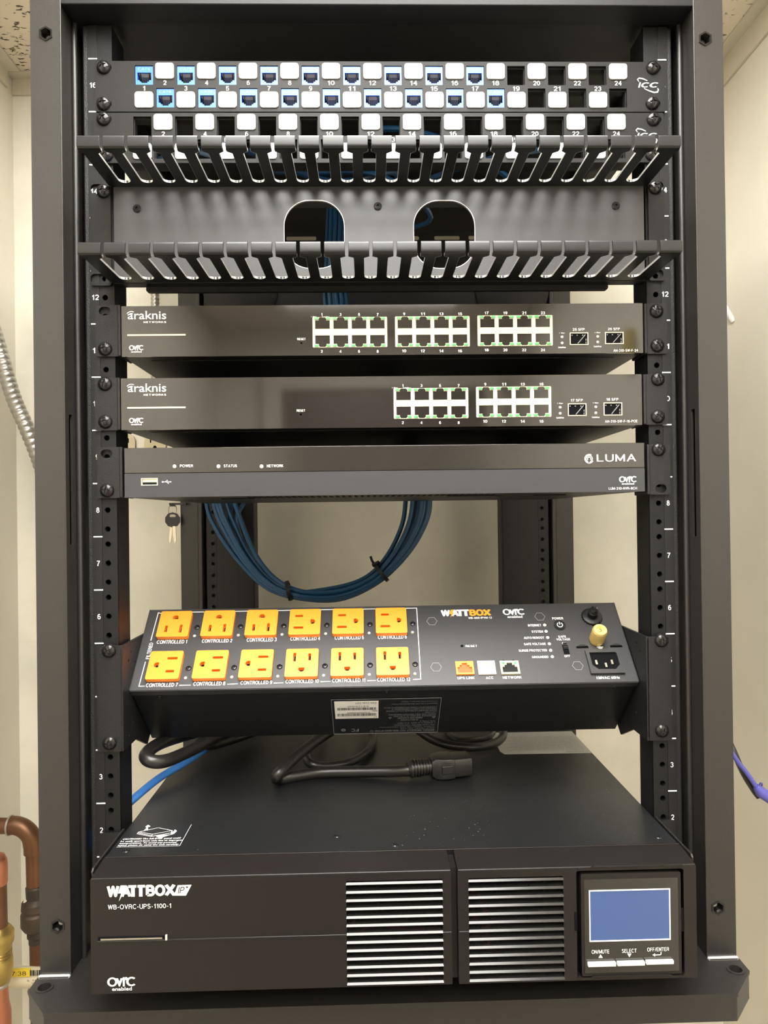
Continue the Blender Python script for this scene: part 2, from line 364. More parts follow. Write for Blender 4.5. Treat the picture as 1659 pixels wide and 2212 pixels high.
BUTTON = G().lathe(0, 0, [(.0034, 0), (.0034, .0006), (.0026, .0013), (.0013, .0013), (.0013, .0002)], 20).mesh(M['screw'])
def screw(parent, fr, x, y, c=0, mesh=None, name='mounting_screw', ang=None):
    a, b = fr.px(x, y, c + (.003 if not mesh else 0))
    return put(name, mesh or SCREW, parent, fr.mx(a, b, c, random.uniform(0, 1.5) if ang is None else ang))

# ------------------------------------------------------------------ room
YW, ZC, ZF, YF = .54, 1.022, -1.25, -2.1
XL, XR = -.566, .545
def struct(o): o['kind'] = 'structure'; return o
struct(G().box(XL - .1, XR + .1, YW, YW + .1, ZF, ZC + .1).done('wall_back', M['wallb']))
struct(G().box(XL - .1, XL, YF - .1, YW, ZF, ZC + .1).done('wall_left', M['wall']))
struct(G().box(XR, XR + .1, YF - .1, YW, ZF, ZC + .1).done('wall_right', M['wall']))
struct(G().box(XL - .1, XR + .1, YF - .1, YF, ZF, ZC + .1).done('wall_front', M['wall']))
struct(G().box(XL - .1, XR + .1, YF - .1, YW + .1, ZF - .1, ZF).done('floor', M['floor']))
ce = struct(put('ceiling', None, None, Matrix.Translation((0, 0, ZC))))
# ceiling_light occupies one bay
LX0, LX1 = -.30, .30
xs = [XL, -.305, .305, XR]; ys = [YF, -1.03, -.98, .20, YW]
for i in range(3):
    for j in range(4):
        if i == 1 and j == 2: continue
        G().box(xs[i] + .004, xs[i + 1] - .004, ys[j] + .004, ys[j + 1] - .004, ZC, ZC + .015).done('ceiling_tile', M['ceil'], ce)
G().box(XL, XR, YF, YW, ZC + .03, ZC + .05).done('ceiling_slab', M['rackdark'], ce)
tn = 0
def trim(*b):
    global tn; tn += 1; struct(G().box(*b).done('trim_%d' % tn, M['trim']))
trim(XL + .0005, XR - .0005, YW - .022, YW - .0005, ZC - .003, ZC - .0005); trim(XL + .0005, XR - .0005, YW - .004, YW - .0005, ZC - .028, ZC - .003)
trim(XL + .0005, XL + .022, YF, YW - .023, ZC - .003, ZC - .0005); trim(XL + .0005, XL + .004, YF, YW - .023, ZC - .028, ZC - .003)
trim(XR - .022, XR - .0005, YF, YW - .023, ZC - .003, ZC - .0005); trim(XR - .004, XR - .0005, YF, YW - .023, ZC - .04, ZC - .003)
trim(-.317, -.293, YF, YW - .023, ZC - .008, ZC - .0005); trim(.293, .317, YF, YW - .023, ZC - .008, ZC - .0005)
trim(XL + .023, XR - .023, .188, .212, ZC - .0075, ZC - .0006); trim(XL + .023, XR - .023, -1.018, -.994, ZC - .0075, ZC - .0006)
cl = thing('ceiling_light', 'long recessed ceiling troffer with a lit diffuser above the rack front', 'light', (0, -.4, ZC))
fr = Frame((0, 0, ZC), (1, 0, 0), (0, -1, 0))
G(fr).plate(rect(LX0 + .008, LX1 - .008, -.13, .93), [rect(LX0 + .03, LX1 - .03, -.108, .91)], -.01, .004).done('frame', M['paper'], cl)
G(fr).box(LX0 + .03, LX1 - .03, -.108, .91, -.006, .0).done('diffuser', M['lampm'], cl)
cl_fill = thing('ceiling_light', 'added lit panel, unseen behind the camera, brightening the wall behind the rack', 'light', (0, -1.41, ZC))  # unseen light added to brighten the wall behind the rack
G(fr).plate(rect(LX0 + .008, LX1 - .008, 1.1, 1.72), [rect(LX0 + .03, LX1 - .03, 1.122, 1.698)], .001, .014).done('frame', M['paper'], cl_fill)
G(fr).box(LX0 + .03, LX1 - .03, 1.122, 1.698, .002, .006).done('diffuser', M['lampm'], cl_fill)
dr = struct(put('door_1', None, None, Matrix.Translation((.05, YF + .02, ZF))))
G().box(-.32, .42, YF + .005, YF + .045, ZF + .01, .78).done('door_leaf', M['door'], dr, bevel=.003)
for b in ((-.39, -.325), (.425, .49)): G().box(b[0], b[1], YF + .002, YF + .06, ZF, .79).done('door_jamb', M['trim'], dr, bevel=.003)
G().box(-.39, .49, YF + .002, YF + .06, .79, .85).done('door_head', M['trim'], dr, bevel=.003)
G(Frame((-.25, YF + .045, -.25), (1, 0, 0), (0, 0, 1))).lathe(0, 0, [(.012, 0), (.012, -.04), (.03, -.05), (.03, -.07), (.01, -.08)]).done('door_handle', M['brass'], dr)

# ------------------------------------------------------------------ rack
rk = thing('equipment_rack', 'black four post steel equipment rack frame with numbered rails holding all the devices', 'rack', (0, .2, -.06))
U = .04445
F0 = FR(0)
PO, PI_, YP = .281, .2575, -.025      # post outer X, inner X, front plane
ZB, ZT = -.039, .86
PF = FR(YP)
def hexa(a, b, r): return circ(a, b, r, 6, math.pi / 2)
for sx, bolts in ((-1, ((99, 73), (125, 2001))), (1, ((1523, 84), (1551, 1961)))):
    g = G(PF); hs = [PF.px(x, y) for x, y in bolts]
    a0, a1 = sorted((sx * PI_, sx * PO))
    g.plate(rrect(a0, a1, ZB, ZT, .0006, 1), [hexa(a, b, .0052) for a, b in hs], -.003, 0)
    # inner side sheet with its long slot
    I = Frame((sx * PI_, 0, 0), (0, 1, 0), (0, 0, 1))
    z0, z1 = HX(152, 1177, -PI_).z, HX(149, 895, -PI_).z
    g.f = I; c0, c1 = (-.002, 0) if sx < 0 else (0, .002)
    g.plate(rect(YP + .002, .004, ZB, ZT), [rect(-.0155, -.0085, z0, z1)], c0, c1)
    g.f = L0
    g.box(min(sx * PO, sx * (PO - .002)), max(sx * PO, sx * (PO - .002)), YP + .002, .03, ZB, ZT)
    g.box(a0, a1, .012, .03, ZB, ZT)
    p = g.done('post', M['rack'], rk, bevel=.0012)
    # rounded return lip
    G().tube([(sx * .2556, -.0005, ZB), (sx * .2556, -.0005, ZT)], .0022, 12).box(sx * .2565 - .0012, sx * .2565 + .0012, 0, .012, ZB, ZT).done('return_lip', M['rack'], rk)
    G().box(min(sx * (PI_ - .001), sx * (PI_ + .0005)), max(sx * (PI_ - .001), sx * (PI_ + .0005)), YP - .0003, YP + .0012, ZB, ZT).done('front_corner', M['rack'], rk, bevel=.0005)
    for a, b in hs:
        g = G(PF); g.plate(hexa(a, b, .0060), [hexa(a, b, .0046)], -.0004, .0007).plate(hexa(a, b, .0052), [hexa(a, b, .0045)], -.009, -.0004)
        bo = g.done('bolt', M['screw'], rk, smooth=0, bevel=.0002)
        G(PF).lathe(a, b, [(.0050, -.010), (.0050, -.008), (.0022, -.006)], 12).done('bolt_socket', M['steel'], bo)
    # weld bead at the foot
    g = G()
    for k in range(26):
        x = a0 + (k + .5) * (a1 - a0) / 26
        g.add(*(lambda q: ([v for v in q.v], q.fc))(G(Frame((x, YP - .001, ZB + .001), (1, 0, 0), (0, 0, 1))).lathe(0, 0, [(.0012, -.001), (.0016, .0004), (.0009, .0018)], 8)))
    g.done('weld_bead', M['edge'], rk)
# rails
RI, RO, RS = .2248, .2494, .2372     # inner edge, outer edge, step between hole strip and marked strip
ZR0, ZR1 = -.03, .7395
HZs = [n * U + d for n in range(16) for d in (.00635, .022225, .0381)]
for sx in (-1, 1):
    g = G(F0)
    a0, a1 = sorted((sx * RI, sx * RS))
    g.plate(rect(a0, a1, ZR0, ZR1), [circ(sx * .23255, z, .0023, 14) for z in HZs], -.002, 0)
    g.box(a0 + .0003, a1 - .0003, ZR0, ZR1, -.011, -.009)
    r = g.done('mounting_rail', M['rackdark'], rk)
    # threaded inner walls of the holes, catching light
    g = G(F0)
    for z in HZs:
        for k in range(10):
            t0, t1 = 2 * math.pi * k / 10, 2 * math.pi * (k + 1) / 10
            P = [F0.pt(sx * .23255 + .00236 * math.cos(t), z + .00236 * math.sin(t), c) for t in (t0, t1) for c in (.0002, -.006)]
            g.add(P, [(0, 1, 3, 2)])
    g.done('threaded_holes', M['screw'], r)['kind'] = 'stuff'
    a0, a1 = sorted((sx * RS, sx * (RO - .004)))
    G(F0).box(a0, a1, ZR0, ZR1, -.002, .0006).done('marked_strip', M['strip'], r, bevel=.0002)
    a0, a1 = sorted((sx * (RO - .0055), sx * RO))
    G(F0).box(a0, a1, ZR0, ZR1, -.03, .0004).done('rail_edge', M['rough'], r, bevel=.0018)
    a0, a1 = sorted((sx * RI, sx * (RI + .001)))
    G(F0).box(a0, a1, ZR0, ZR1, -.03, -.001).done('rail_return', M['rackdark'], r)
    m0, m1 = sorted((sx * .2368, sx * .2442))
    for n in range(17):
        G(F0).box(m0, m1, n * U - .0005, n * U + .0005, .0006, .0009).done('unit_mark', M['white'], r, smooth=0)
    for n in range(1, 17):
        s = str(n); w = .0026 if n < 10 else .0056; x = sx * .2403
        g = G(F0)
        if n == 1: w *= .55
        put_text(g, s, x - w / 2, x + w / 2, (n - .5) * U - .0022, (n - .5) * U + .0022, .0009, bold=.02)
        g.done('unit_number', M['white'], r, smooth=0)
# top beam, side beams, cover
G().box(-PI_, PI_, -.0245, -.0005, .7405, .7995).done('top_beam', M['rackdark'], rk, bevel=.001)
G().box(-PI_, PI_, .001, .05, .7425, .7995).done('top_rear_beam', M['ear'], rk, bevel=.001)
G().box(-PI_, PI_, -.02, .48, .80, .806).done('top_cover', M['rackdark'], rk)
G().box(-PI_ + .001, PI_ - .001, .052, .47, .745, .75).done('top_shelf_sheet', M['chassis'], rk)
for sx in (-1, 1):
    a0, a1 = sorted((sx * .2475, sx * PO))
    G().box(a0, a1, .031, .41, .724, .7995).done('side_beam', M['rackdark'], rk, bevel=.001)
# rear posts
for sx in (-1, 1):
    g = G()
    a0, a1 = sorted((sx * .2565, sx * .283)); g.box(a0, a1, .43, .455, ZB, ZT - .06)
    p = g.done('rear_post', M['rack'], rk, bevel=.002)
    a0, a1 = sorted((sx * .2500, sx * .2575)); G().box(a0, a1, .425, .445, ZB, .745).done('rear_lip', M['rack'], rk, bevel=.002)
    a0, a1 = sorted((sx * .227, sx * .2425))
    RF = FR(.415); G(RF).plate(rect(a0, a1, ZB, .744), [circ(sx * .2335, z, .0026, 10) for z in HZs], -.003, 0).box(a0, a1, ZB, .744, -.014, -.010).done('rear_rail', M['ear'], rk)
    a0, a1 = sorted((sx * .174, sx * .2265)); G().box(a0, a1, .405, .44, ZB, .744).done('rear_channel', M['chassis'], rk, bevel=.002)
    a0, a1 = sorted((sx * .2425, sx * .2505)); G().box(a0, a1, .440, .444, ZB, .744).done('rear_web', M['dark'], rk)
    a0, a1 = sorted((sx * .26, sx * .28)); G().box(a0, a1, .455, YW - .0005, .55, .60).done('wall_bracket', M['rack'], rk, bevel=.001)
    G().box(a0, a1, .455, YW - .0005, .02, .07).done('wall_bracket', M['rack'], rk, bevel=.001)
    G().box(a0, a1, .03, .43, ZB - .02, ZB - .001).done('base_side', M['rack'], rk, bevel=.001)
# rear slotted panel with two round cutout pads
RP = FR(.40); g = G(RP)
slots = []
for x0, x1 in ((560, 600), (618, 683), (705, 770), (795, 860), (880, 905), (938, 993), (1012, 1075)):
    a0, b = RP.px(x0, 505); a1, _ = RP.px(x1, 505); slots.append(rrect(a0, a1, .7110, .7170, .002, 3))
g.plate(rect(-.226, .226, .58, .722), slots, -.002, 0).done('rear_panel', M['ear'], rk, bevel=.0005)
for x in (520, 1105):
    a, b = RP.px(x, 625); G(RP).lathe(a, b, [(.052, .0001), (.052, .003), (.050, .004)], 40).done('round_knockout', M['panel'], rk)
# base with chamfered corners
bf = Frame((0, 0, ZB), (1, 0, 0), (0, 1, 0))
ol = [(-.260, -.068), (.260, -.068), (.283, -.042), (.283, .03), (.25, .03), (.25, .0), (-.25, .0), (-.25, .03), (-.283, .03), (-.283, -.042)]
holes = []
for x, y in ((168 + 0, 2123), (1588, 2096)):
    pass
hl = bf.px(96, 2134); hr = bf.px(1589, 2095)
G(bf).plate(ol, [circ(hl[0], hl[1], .0052, 20), circ(hr[0], hr[1], .0052, 20)], -.0022, 0).done('base_plate', M['rack'], rk, bevel=.0008)
g = G(bf); ol2 = [(-.2595, -.0675), (.2595, -.0675), (.2825, -.0418), (.2825, -.004), (-.2825, -.004), (-.2825, -.0418)]
inn = [(-.255, -.0635), (.255, -.0635), (.2785, -.040), (.2785, -.008), (-.2785, -.008), (-.2785, -.040)]
g.plate(ol2, [inn], -.021, -.0022).done('base_skirt', M['rack'], rk, bevel=.0012)
G(bf).box(-.2475, .2475, .0005, .43, -.0022, 0).done('base_tray', M['rackdark'], rk)
for h in (hl, hr):
    G(bf).plate(circ(h[0], h[1], .0068, 24), [circ(h[0], h[1], .0050, 24)], 0, .0008).plate(circ(h[0], h[1], .0054, 24), [circ(h[0], h[1], .0049, 24)], -.012, 0).done('anchor_ring', M['rack'], rk, bevel=.0003)
# small bolts high on the inner faces
for x, y in ((172, 12), (186, 8), (1425, 12), (1446, 14), (1443, 6)):
    a, b = FR(-.008).px(x, y); put('inner_bolt', SMALL, rk, Matrix.Translation((a, -.005, b)) @ FR(0).mx() @ Matrix.Scale(1.3, 4))
cs = G(); cs.tube([HY(1408, -10, .02), HY(1408, 0, .02), HY(1407, 8, .018)], .0024, 10)
tag(cs.done('ground_wire', M['copperb']), 'short copper wire end hanging under the rack top at right', 'wire')

# ------------------------------------------------------------------ patch panels
def jack_mesh():
    w, h = .0073, .0079
    T_ = [(-.0058, .0025), (-.0058, -.0038), (-.0040, -.0038), (-.0040, -.0050), (-.0026, -.0050), (-.0026, -.0062), (.0026, -.0062), (.0026, -.0050), (.0040, -.0050), (.0040, -.0038), (.0058, -.0038), (.0058, .0025)]
    g = G(); g.plate(rect(-w, w, -h, h), [T_], -.007, .0); return g.mesh(M['blue'], smooth=0)
def jack_in():
    g = G(); g.box(-.0060, .0060, -.0064, .0028, -.0078, -.0068); return g.mesh(M['jackin'], smooth=0)
def jack_contact():
    g = G()
    # sloping contact carrier with eight wires
    P = [(-.0052, .0022, -.0012), (.0052, .0022, -.0012), (.0040, -.0032, -.0064), (-.0028, -.0032, -.0064)]
    g.add([Vector(p) for p in P], [(0, 3, 2, 1)])
    return g.mesh(M['contact'], smooth=0)
def jack_wires():
    g = G()
    for k in range(8):
        x = -.0028 + k * .0008
        g.tube([(x + .0003, .0002, -.0028), (x + .0002, -.0030, -.0050), (x, -.0048, -.0062)], .00018, 4)
    g.box(-.0038, -.0033, -.003, .0022, -.0045, -.0008); g.box(.0036, .0041, -.003, .0022, -.0045, -.0008)
    return g.mesh(M['dark'], smooth=0)
JM, JI, JC, JW = jack_mesh(), jack_in(), jack_contact(), jack_wires()
tg = G(); put_text(tg, 'CAT6', -.0050, .0050, .0041, .0066, .0002, bold=.02)
JT = tg.mesh(M['bluetxt'], smooth=0)
tl = G(); tl.plate(rrect(-.0076, .0076, -.0065, .0065, .0022, 4), [], 0, .0011); TLM = tl.mesh(M['tile'], smooth=30)
def patch_panel(label, x1, x24, yt, yb, ear_l, ear_r, ytop, ybot, screws, jacks, logo, nums):
    fr = FR(-.003)
    # yt / yb: centre rows of upper and lower openings at the left end
    zt0, zb0 = fr.px(x1, yt)[1], fr.px(x1, yb)[1]
    zl0, zl1 = zt0 + (16.0 - 8.6) / 2560, zb0 - (14.0 - 8.6) / 2560
    a1 = fr.px(x1, yt)[0]; a24 = fr.px(x24, yt)[0]; st = (a24 - a1) / 23
    A0 = fr.px(ear_l, (ytop + ybot) / 2)[0]; A1 = fr.px(ear_r, (ytop + ybot) / 2)[0]
    ZT_, ZB_ = fr.px(ear_l, ytop)[1], fr.px(ear_l, ybot)[1]
    t = thing('patch_bay', label, 'patch panel', ((A0 + A1) / 2, 0, ZB_))
    holes = []; HW, HH = .0075, .0081
    for i in range(24):
        a = a1 + i * st; z = zt0 if i % 2 == 0 else zb0
        holes.append(rect(a - HW, a + HW, z - HH, z + HH))
    for x, y in screws:
        a, b = fr.px(x, y, .003); holes.append(rrect(a - .0035 + (.003 if a < 0 else .0035), a + .0035 + (.003 if a < 0 else .0035), b - .0035, b + .0035, .0034, 4))
    g = G(fr); g.plate(rrect(A0, A1, ZB_, ZT_, .001, 2), holes, -.0022, 0); g.done('panel_plate', M['panel'], t, bevel=.0003)
    # folded edges and inner socket frames
    g = G(fr); g.box(A0 + .022, A1 - .022, ZT_ - .0016, ZT_ - .0004, -.016, -.0022); g.box(A0 + .022, A1 - .022, ZB_ + .0004, ZB_ + .0016, -.016, -.0022)
    g.done('folded_edge', M['panel'], t)
    for i in range(24):
        a = a1 + i * st; up = i % 2 == 0; z = zt0 if up else zb0
        zl = zb0 - .0020 if up else zt0 + .0032
        if i < jacks:
            j = put('keystone_jack', JM, t, fr.mx(a, z, -.0008)); put('jack_interior', JI, j, fr.mx(a, z, -.0008))
            put('contact_block', JC, j, fr.mx(a, z, -.0008)); put('contact_wires', JW, j, fr.mx(a, z, -.0008)); put('jack_lettering', JT, j, fr.mx(a, z, -.0008))
        else:
            g = G(fr); g.plate(rect(a - .0081, a + .0081, z - .0088, z + .0088), [rect(a - .0069, a + .0069, z - .0076, z + .0068)], -.009, -.0026)
            g.done('socket_frame', M['innergrey'], t, smooth=0)
        put('label_tile', TLM, t, fr.mx(a, zl, 0))
        s = str(i + 1); w = (.0013 if len(s) == 1 else .0029) * (.65 if s == '1' else 1)
        zn = (zb0 + .0077 if up else zt0 - .0066)
        g = G(fr); put_text(g, s, a - w, a + w, zn - .0019, zn + .0019, .0003, bold=.02); g.done('port_number', M['white'], t, smooth=0)
    for x, y in screws: screw(t, fr, x, y)
    # maker's mark: slanted letters between two swooshes
    lx, ly = logo; a, b = fr.px(lx, ly)
    g = G(fr); put_text(g, 'I', a - .0086, a - .0062, b - .0022, b + .0022, .0003, bold=.08, shear=.3)
    put_text(g, 'C', a - .0060, a + .0010, b - .0022, b + .0022, .0003, bold=.035, shear=.2); put_text(g, 'C', a + .0012, a + .0088, b - .0022, b + .0022, .0003, bold=.035, shear=.2)
    def sw(pts, w):
        n = len(pts); L = []; R = []
        for i, (x, y) in enumerate(pts):
            p, q = pts[max(i - 1, 0)], pts[min(i + 1, n - 1)]; d = Vector((q[0] - p[0], q[1] - p[1])).normalized(); k = w * math.sin(math.pi * (i + .35) / (n)) + .0001
            L.append((a + x - d.y * k, b + y + d.x * k)); R.append((a + x + d.y * k, b + y - d.x * k))
        g.plate(L + R[::-1], [], .0002, .0004)
    sw([(-.0080, .0028), (-.0092, .0046), (-.0078, .0058), (-.0044, .0052), (-.0008, .0036)], .0004)
    sw([(-.0036, -.0030), (.0006, -.0050), (.0050, -.0064), (.0078, -.0060), (.0086, -.0040), (.0080, -.0028)], .0005)
    g.done('maker_mark', M['white'], t, smooth=0)
    return t
patch_panel('upper black patch panel, columns 1 to 18 fitted with blue jacks', 311, 1334.5, 162, 211, 205.5, 1437, 131.5, 241, ((221, 141), (221, 220), (1413, 142), (1412, 219)), 18, (1400, 184), 0)
patch_panel('lower black patch panel with empty square ports behind the comb fingers', 307.5, 1331, 272.5, 322, 200.5, 1434, 243.5, 352, ((221, 253), (227, 331), (1414, 254), (1411, 330)), 0, (1397, 293), 0)
# spare teal cables running behind the panels
for k, pts in enumerate((((-.24, .09, .66), (-.15, .07, .675), (-.05, .10, .655), (.02, .16, .69), (.0, .3, .70)), ((-.2, .12, .70), (-.1, .09, .66), (0, .12, .67), (.06, .2, .66), (.02, .32, .69)),
                         ((.19, .10, .69), (.1, .08, .665), (.02, .11, .65), (-.02, .2, .68), (-.01, .3, .66)), ((.15, .13, .66), (.08, .1, .69), (0, .09, .70), (-.04, .17, .70), (-.03, .3, .68)))):
    tag(G().tube(spline(pts), .0029, 8).done('network_cable', M['teal']), 'teal network cable crossing behind the patch panels', 'cable', 'teal cables behind the patch panels')

# ------------------------------------------------------------------ cable manager
cmg = thing('cable_manager', 'black horizontal cable manager with two finger combs and arched openings', 'cable manager', (0, -.03, .52))
fm = FR(-.003)
ZU, ZL = .6045, .5243
MX0, MX1 = -.2275, .2262
wins = []
for x0, x1 in ((612, 743), (893, 1026)):
    a0, zt = fm.px(x0, 430); a1, _ = fm.px(x1, 430); zb = fm.px(x0, 578)[1]
    wins.append(rrect(a0, a1, zb, zt, .0215, 10))
g = G(FR(.000)); sc = [FR(0).px(x, y) for x, y in ((296, 451), (816, 446), (1330, 445))]
FR0 = FR(0)
g.plate(rect(MX0 + .003, MX1 - .003, ZL, ZU), wins, -.0012, .0004).done('back_plate', M['manplate'], cmg, bevel=.0003)
for i, (x0, x1) in enumerate(((612, 743), (893, 1026))):
    w = wins[i]; ca = sum(p[0] for p in w) / len(w); cb = sum(p[1] for p in w) / len(w)
    G(FR0).plate([(ca + (p[0] - ca) * 1.006, cb + (p[1] - cb) * 1.006) for p in w], [[(ca + (p[0] - ca) * .99, cb + (p[1] - cb) * .99) for p in w]], -.0016, .0006).done('opening_rim', M['edge'], cmg)
for x, y in ((296, 451), (816, 446), (1330, 445)):
    screw(cmg, FR0, x, y, .0004, BUTTON, 'button_screw', 0)
for sx in (-1, 1):
    yb_, yt_ = (617, 391) if sx < 0 else (606, 385)
    xo = 195 if sx < 0 else 1436
    A = fm.px(xo, 500)[0]; zt = fm.px(xo, yt_)[1]; zb = fm.px(xo, yb_)[1]
    a0, a1 = sorted((A, sx * .2262)); hs = []
    for yy in ((408, 602) if sx < 0 else (402, 592)):
        a, b = fm.px(212 if sx < 0 else 1417, yy); hs.append(rrect(a - .0065, a + .0065, b - .004, b + .004, .0038, 5))
    G(fm).plate(rrect(a0, a1, zb, zt, .002, 3), hs, -.0018, 0).done('mounting_ear', M['panel'], cmg, bevel=.0004)
screw(cmg, fm, 221, 410); screw(cmg, fm, 1418, 402)
P0, PP, D = -.2114, .01828, .0625
def finger_geo(xa, xb, xa2, xb2, lip=True):
    """one finger: narrow stem, wide T head and curled lip; xa..xb head, xa2..xb2 stem; frame v points forward"""
    g = G()
    f = Frame((0, 0, 0), (1, 0, 0), (0, -1, 0)); g.f = f
    g.plate([(xa2, .006), (xb2, .006), (xb2, D - .013), (xb, D - .009), (xb, D), (xa, D), (xa, D - .009), (xa2, D - .013)], [], -.0008, .0008)
    return g
def lip_geo(xa, xb):
    g = G(Frame((0, 0, 0), (0, -1, 0), (0, 0, 1)))   # profile in (forward, up), extruded along X
    prof = [(D - .001, -.0008), (D + .0012, -.0006), (D + .0026, .0006), (D + .0030, .0022), (D + .0026, .0076), (D + .0016, .0090), (D + .0004, .0092), (D + .0000, .0080), (D + .0010, .0022), (D + .0004, .0012), (D - .001, .0008)]
    g.prism(prof, -xb, -xa)
    return g
HN, HWD = .0013, .0052      # half narrow gap, half wide gap
for Z in (ZU, ZL):
    fu = Frame((0, 0, Z), (1, 0, 0), (0, -1, 0))
    # root strip with rounded slot ends
    poly = [(MX0, .0), (MX1, .0), (MX1, .0065)]
    for k in range(23, -1, -1):
        x = P0 + k * PP
        poly += [(x + HWD, .0130)] + [(x + HWD * math.cos(t), .0130 - HWD * math.sin(t) * .9) for t in [math.pi * j / 6 for j in range(1, 6)]] + [(x - HWD, .0130)]
    poly += [(MX0, .0065)]
    poly = [(MX0, 0), (MX1, 0), (MX1, .0131)] + poly[3:-1] + [(MX0, .0131)]
    G(fu).plate(poly, [], -.0008, .0008).done('comb_root', M['manager'], cmg, bevel=.0002)
    # fingers
    def mk(xa, xb, xa2, xb2, mats=None):
        g = G(); f = Frame((0, 0, 0), (1, 0, 0), (0, -1, 0)); g.f = f
        g.plate([(xa2, .0125), (xb2, .0125), (xb2, D - .0062), (xb, D - .0030), (xb, D), (xa, D), (xa, D - .0030), (xa2, D - .0062)], [], -.0008, .0008)
        l = lip_geo(xa, xb); g.add(l.v, l.fc)
        return g
    mid = None
    for k in range(25):
        if k == 0: g = mk(MX0 - .002, P0 - HN, MX0, P0 - HWD); me = g.mesh(M['manager']); o = put('comb_finger', me, cmg, Matrix.Translation((0, 0, Z)))
        elif k == 24: xl = P0 + 23 * PP; g = mk(xl + HN, MX1 + .001, xl + HWD, MX1); me = g.mesh(M['manager']); o = put('comb_finger', me, cmg, Matrix.Translation((0, 0, Z)))
        else:
            if mid is None: mid = mk(-PP / 2 + HN, PP / 2 - HN, -PP / 2 + HWD, PP / 2 - HWD).mesh(M['manager'])
            o = put('comb_finger', mid, cmg, Matrix.Translation((P0 + (k - .5) * PP, 0, Z)))
        bv = o.modifiers.new('bevel', 'BEVEL'); bv.width = .00025; bv.segments = 1; bv.limit_method = 'ANGLE'; bv.harden_normals = True
    # pale strips along the cut edges of the slots
    g = G(fu)
    for k in range(24):
        x = P0 + k * PP
        arc = [(x + HWD * math.cos(t), .0130 - HWD * math.sin(t) * .9) for t in [math.pi * j / 8 for j in range(9)]]
        path = [(x + HN, D), (x + HN, D - .0030), (x + HWD, D - .0062)] + arc + [(x - HWD, D - .0062), (x - HN, D - .0030), (x - HN, D)]
        e = .00025
        for (p, q) in zip(path, path[1:]):
            P = [fu.pt(p[0], p[1], -.0009), fu.pt(q[0], q[1], -.0009), fu.pt(q[0], q[1], .0009), fu.pt(p[0], p[1], .0009)]
            cx = x; 
            P = [v + Vector((e if v.x < cx else -e, 0, 0)) for v in P]
            g.add(P, [(0, 1, 2, 3)])
    g.done('cut_edges', M['edge'], cmg, smooth=0)['kind'] = 'stuff'
G().box(MX0 + .004, MX1 - .004, .002, .042, ZU - .0008, ZU + .0008).done('rear_flange', M['manplate'], cmg)
a0 = fm.px(305, 615)[0]; a1 = fm.px(1325, 612)[0]
G(FR(.012)).plate(rrect(a0, a1, .5185, .5240, .0025, 3), [], -.002, .002).done('bottom_flange', M['panel'], cmg, bevel=.0008)
G().box(MX0, MX1, .0, .012, ZL - .0012, ZL + .0004).done('bottom_strip', M['panel'], cmg, bevel=.0004)

# ------------------------------------------------------------------ network switches
def port_meshes():
    ph = [(-.0061, .0040), (-.0061, -.0032), (-.0032, -.0032), (-.0032, -.0046), (-.0021, -.0058), (.0021, -.0058), (.0032, -.0046), (.0032, -.0032), (.0061, -.0032), (.0061, .0040)]
    g = G(); g.plate([(p[0] * 1.04, p[1] * 1.04) for p in ph], [ph], -.008, -.0002); g.box(-.0064, .0064, -.006, .0042, -.0085, -.0078)
    g.box(-.0040, .0040, -.0060, -.0048, -.007, -.0005)
    inner = g.mesh(M['portin'], smooth=0)
    g = G()
    for k in range(8): g.box(-.0037 + k * .00102, -.0033 + k * .00102, -.0022, .0034, -.0060, -.0052)
    pins = g.mesh(M['gold'], smooth=0)
    g = G(); g.box(-.0016, .0016, -.0010, .0008, -.0004, .0006); led = g.mesh(M['led'], smooth=0)
    return ph, inner, pins, led
PH, PIN, PPN, PLED = port_meshes()
def port_block(t, fr, x0, x1, y0, y1, cols, shell='cream'):
    a0, b1 = fr.px(x0, y0); a1, _ = fr.px(x1, y0); _, b0 = fr.px(x0, y1)
    cw = (a1 - a0 - .0012) / cols; holes = []; cen = []
    for i in range(cols):
        for up in (1, 0):
            a = a0 + .0006 + (i + .5) * cw; b = (b0 + b1) / 2 + (.0068 if up else -.0066); s = -1 if up else 1
            hole = [(a + p[0] * s, b + p[1] * s) for p in PH]; holes.append(hole); cen.append((a, b, up))
    blk = G(fr).plate(rrect(a0, a1, b0, b1, .0006, 1), holes, -.001, .0006).done('port_block', M[shell], t, bevel=.0002)
    for a, b, up in cen:
        mx = fr.mx(a, b, .0003, math.pi if up else 0)
        p = put('network_port', PIN, t, mx)
        if not up: put('contact_pins', PPN, p, mx)
        for q in (-.0050, .0050): put('status_led', PLED, p, mx @ Matrix.Translation((q, -.0046, .0005)))
    return blk
def bracket(t, fr, sx, xo, xi, yt, yb, slots, m='ear', thick=.002):
    A0, zt = fr.px(xo, yt); A1, _ = fr.px(xi, yt); zb = fr.px(xo, yb)[1]
    a0, a1 = sorted((A0, A1)); hs = []
    for x, y in slots:
        a, b = fr.px(x, y); hs.append(rrect(a - .0048, a + .0048, b - .0035, b + .0035, .0034, 5))
    o = G(fr).plate(rrect(a0, a1, zb, zt, .0015, 3), hs, -thick, 0).done('mounting_bracket', M[m], t, bevel=.0004)
    ai = A1; s = -1 if sx < 0 else 1
    b0_, b1_ = sorted((ai - s * .0006, ai + s * .0022))
    G(fr).box(b0_, b1_, zb, zt, -.03, .0010).done('bracket_bend', M[m], o, bevel=.0010)
    return o
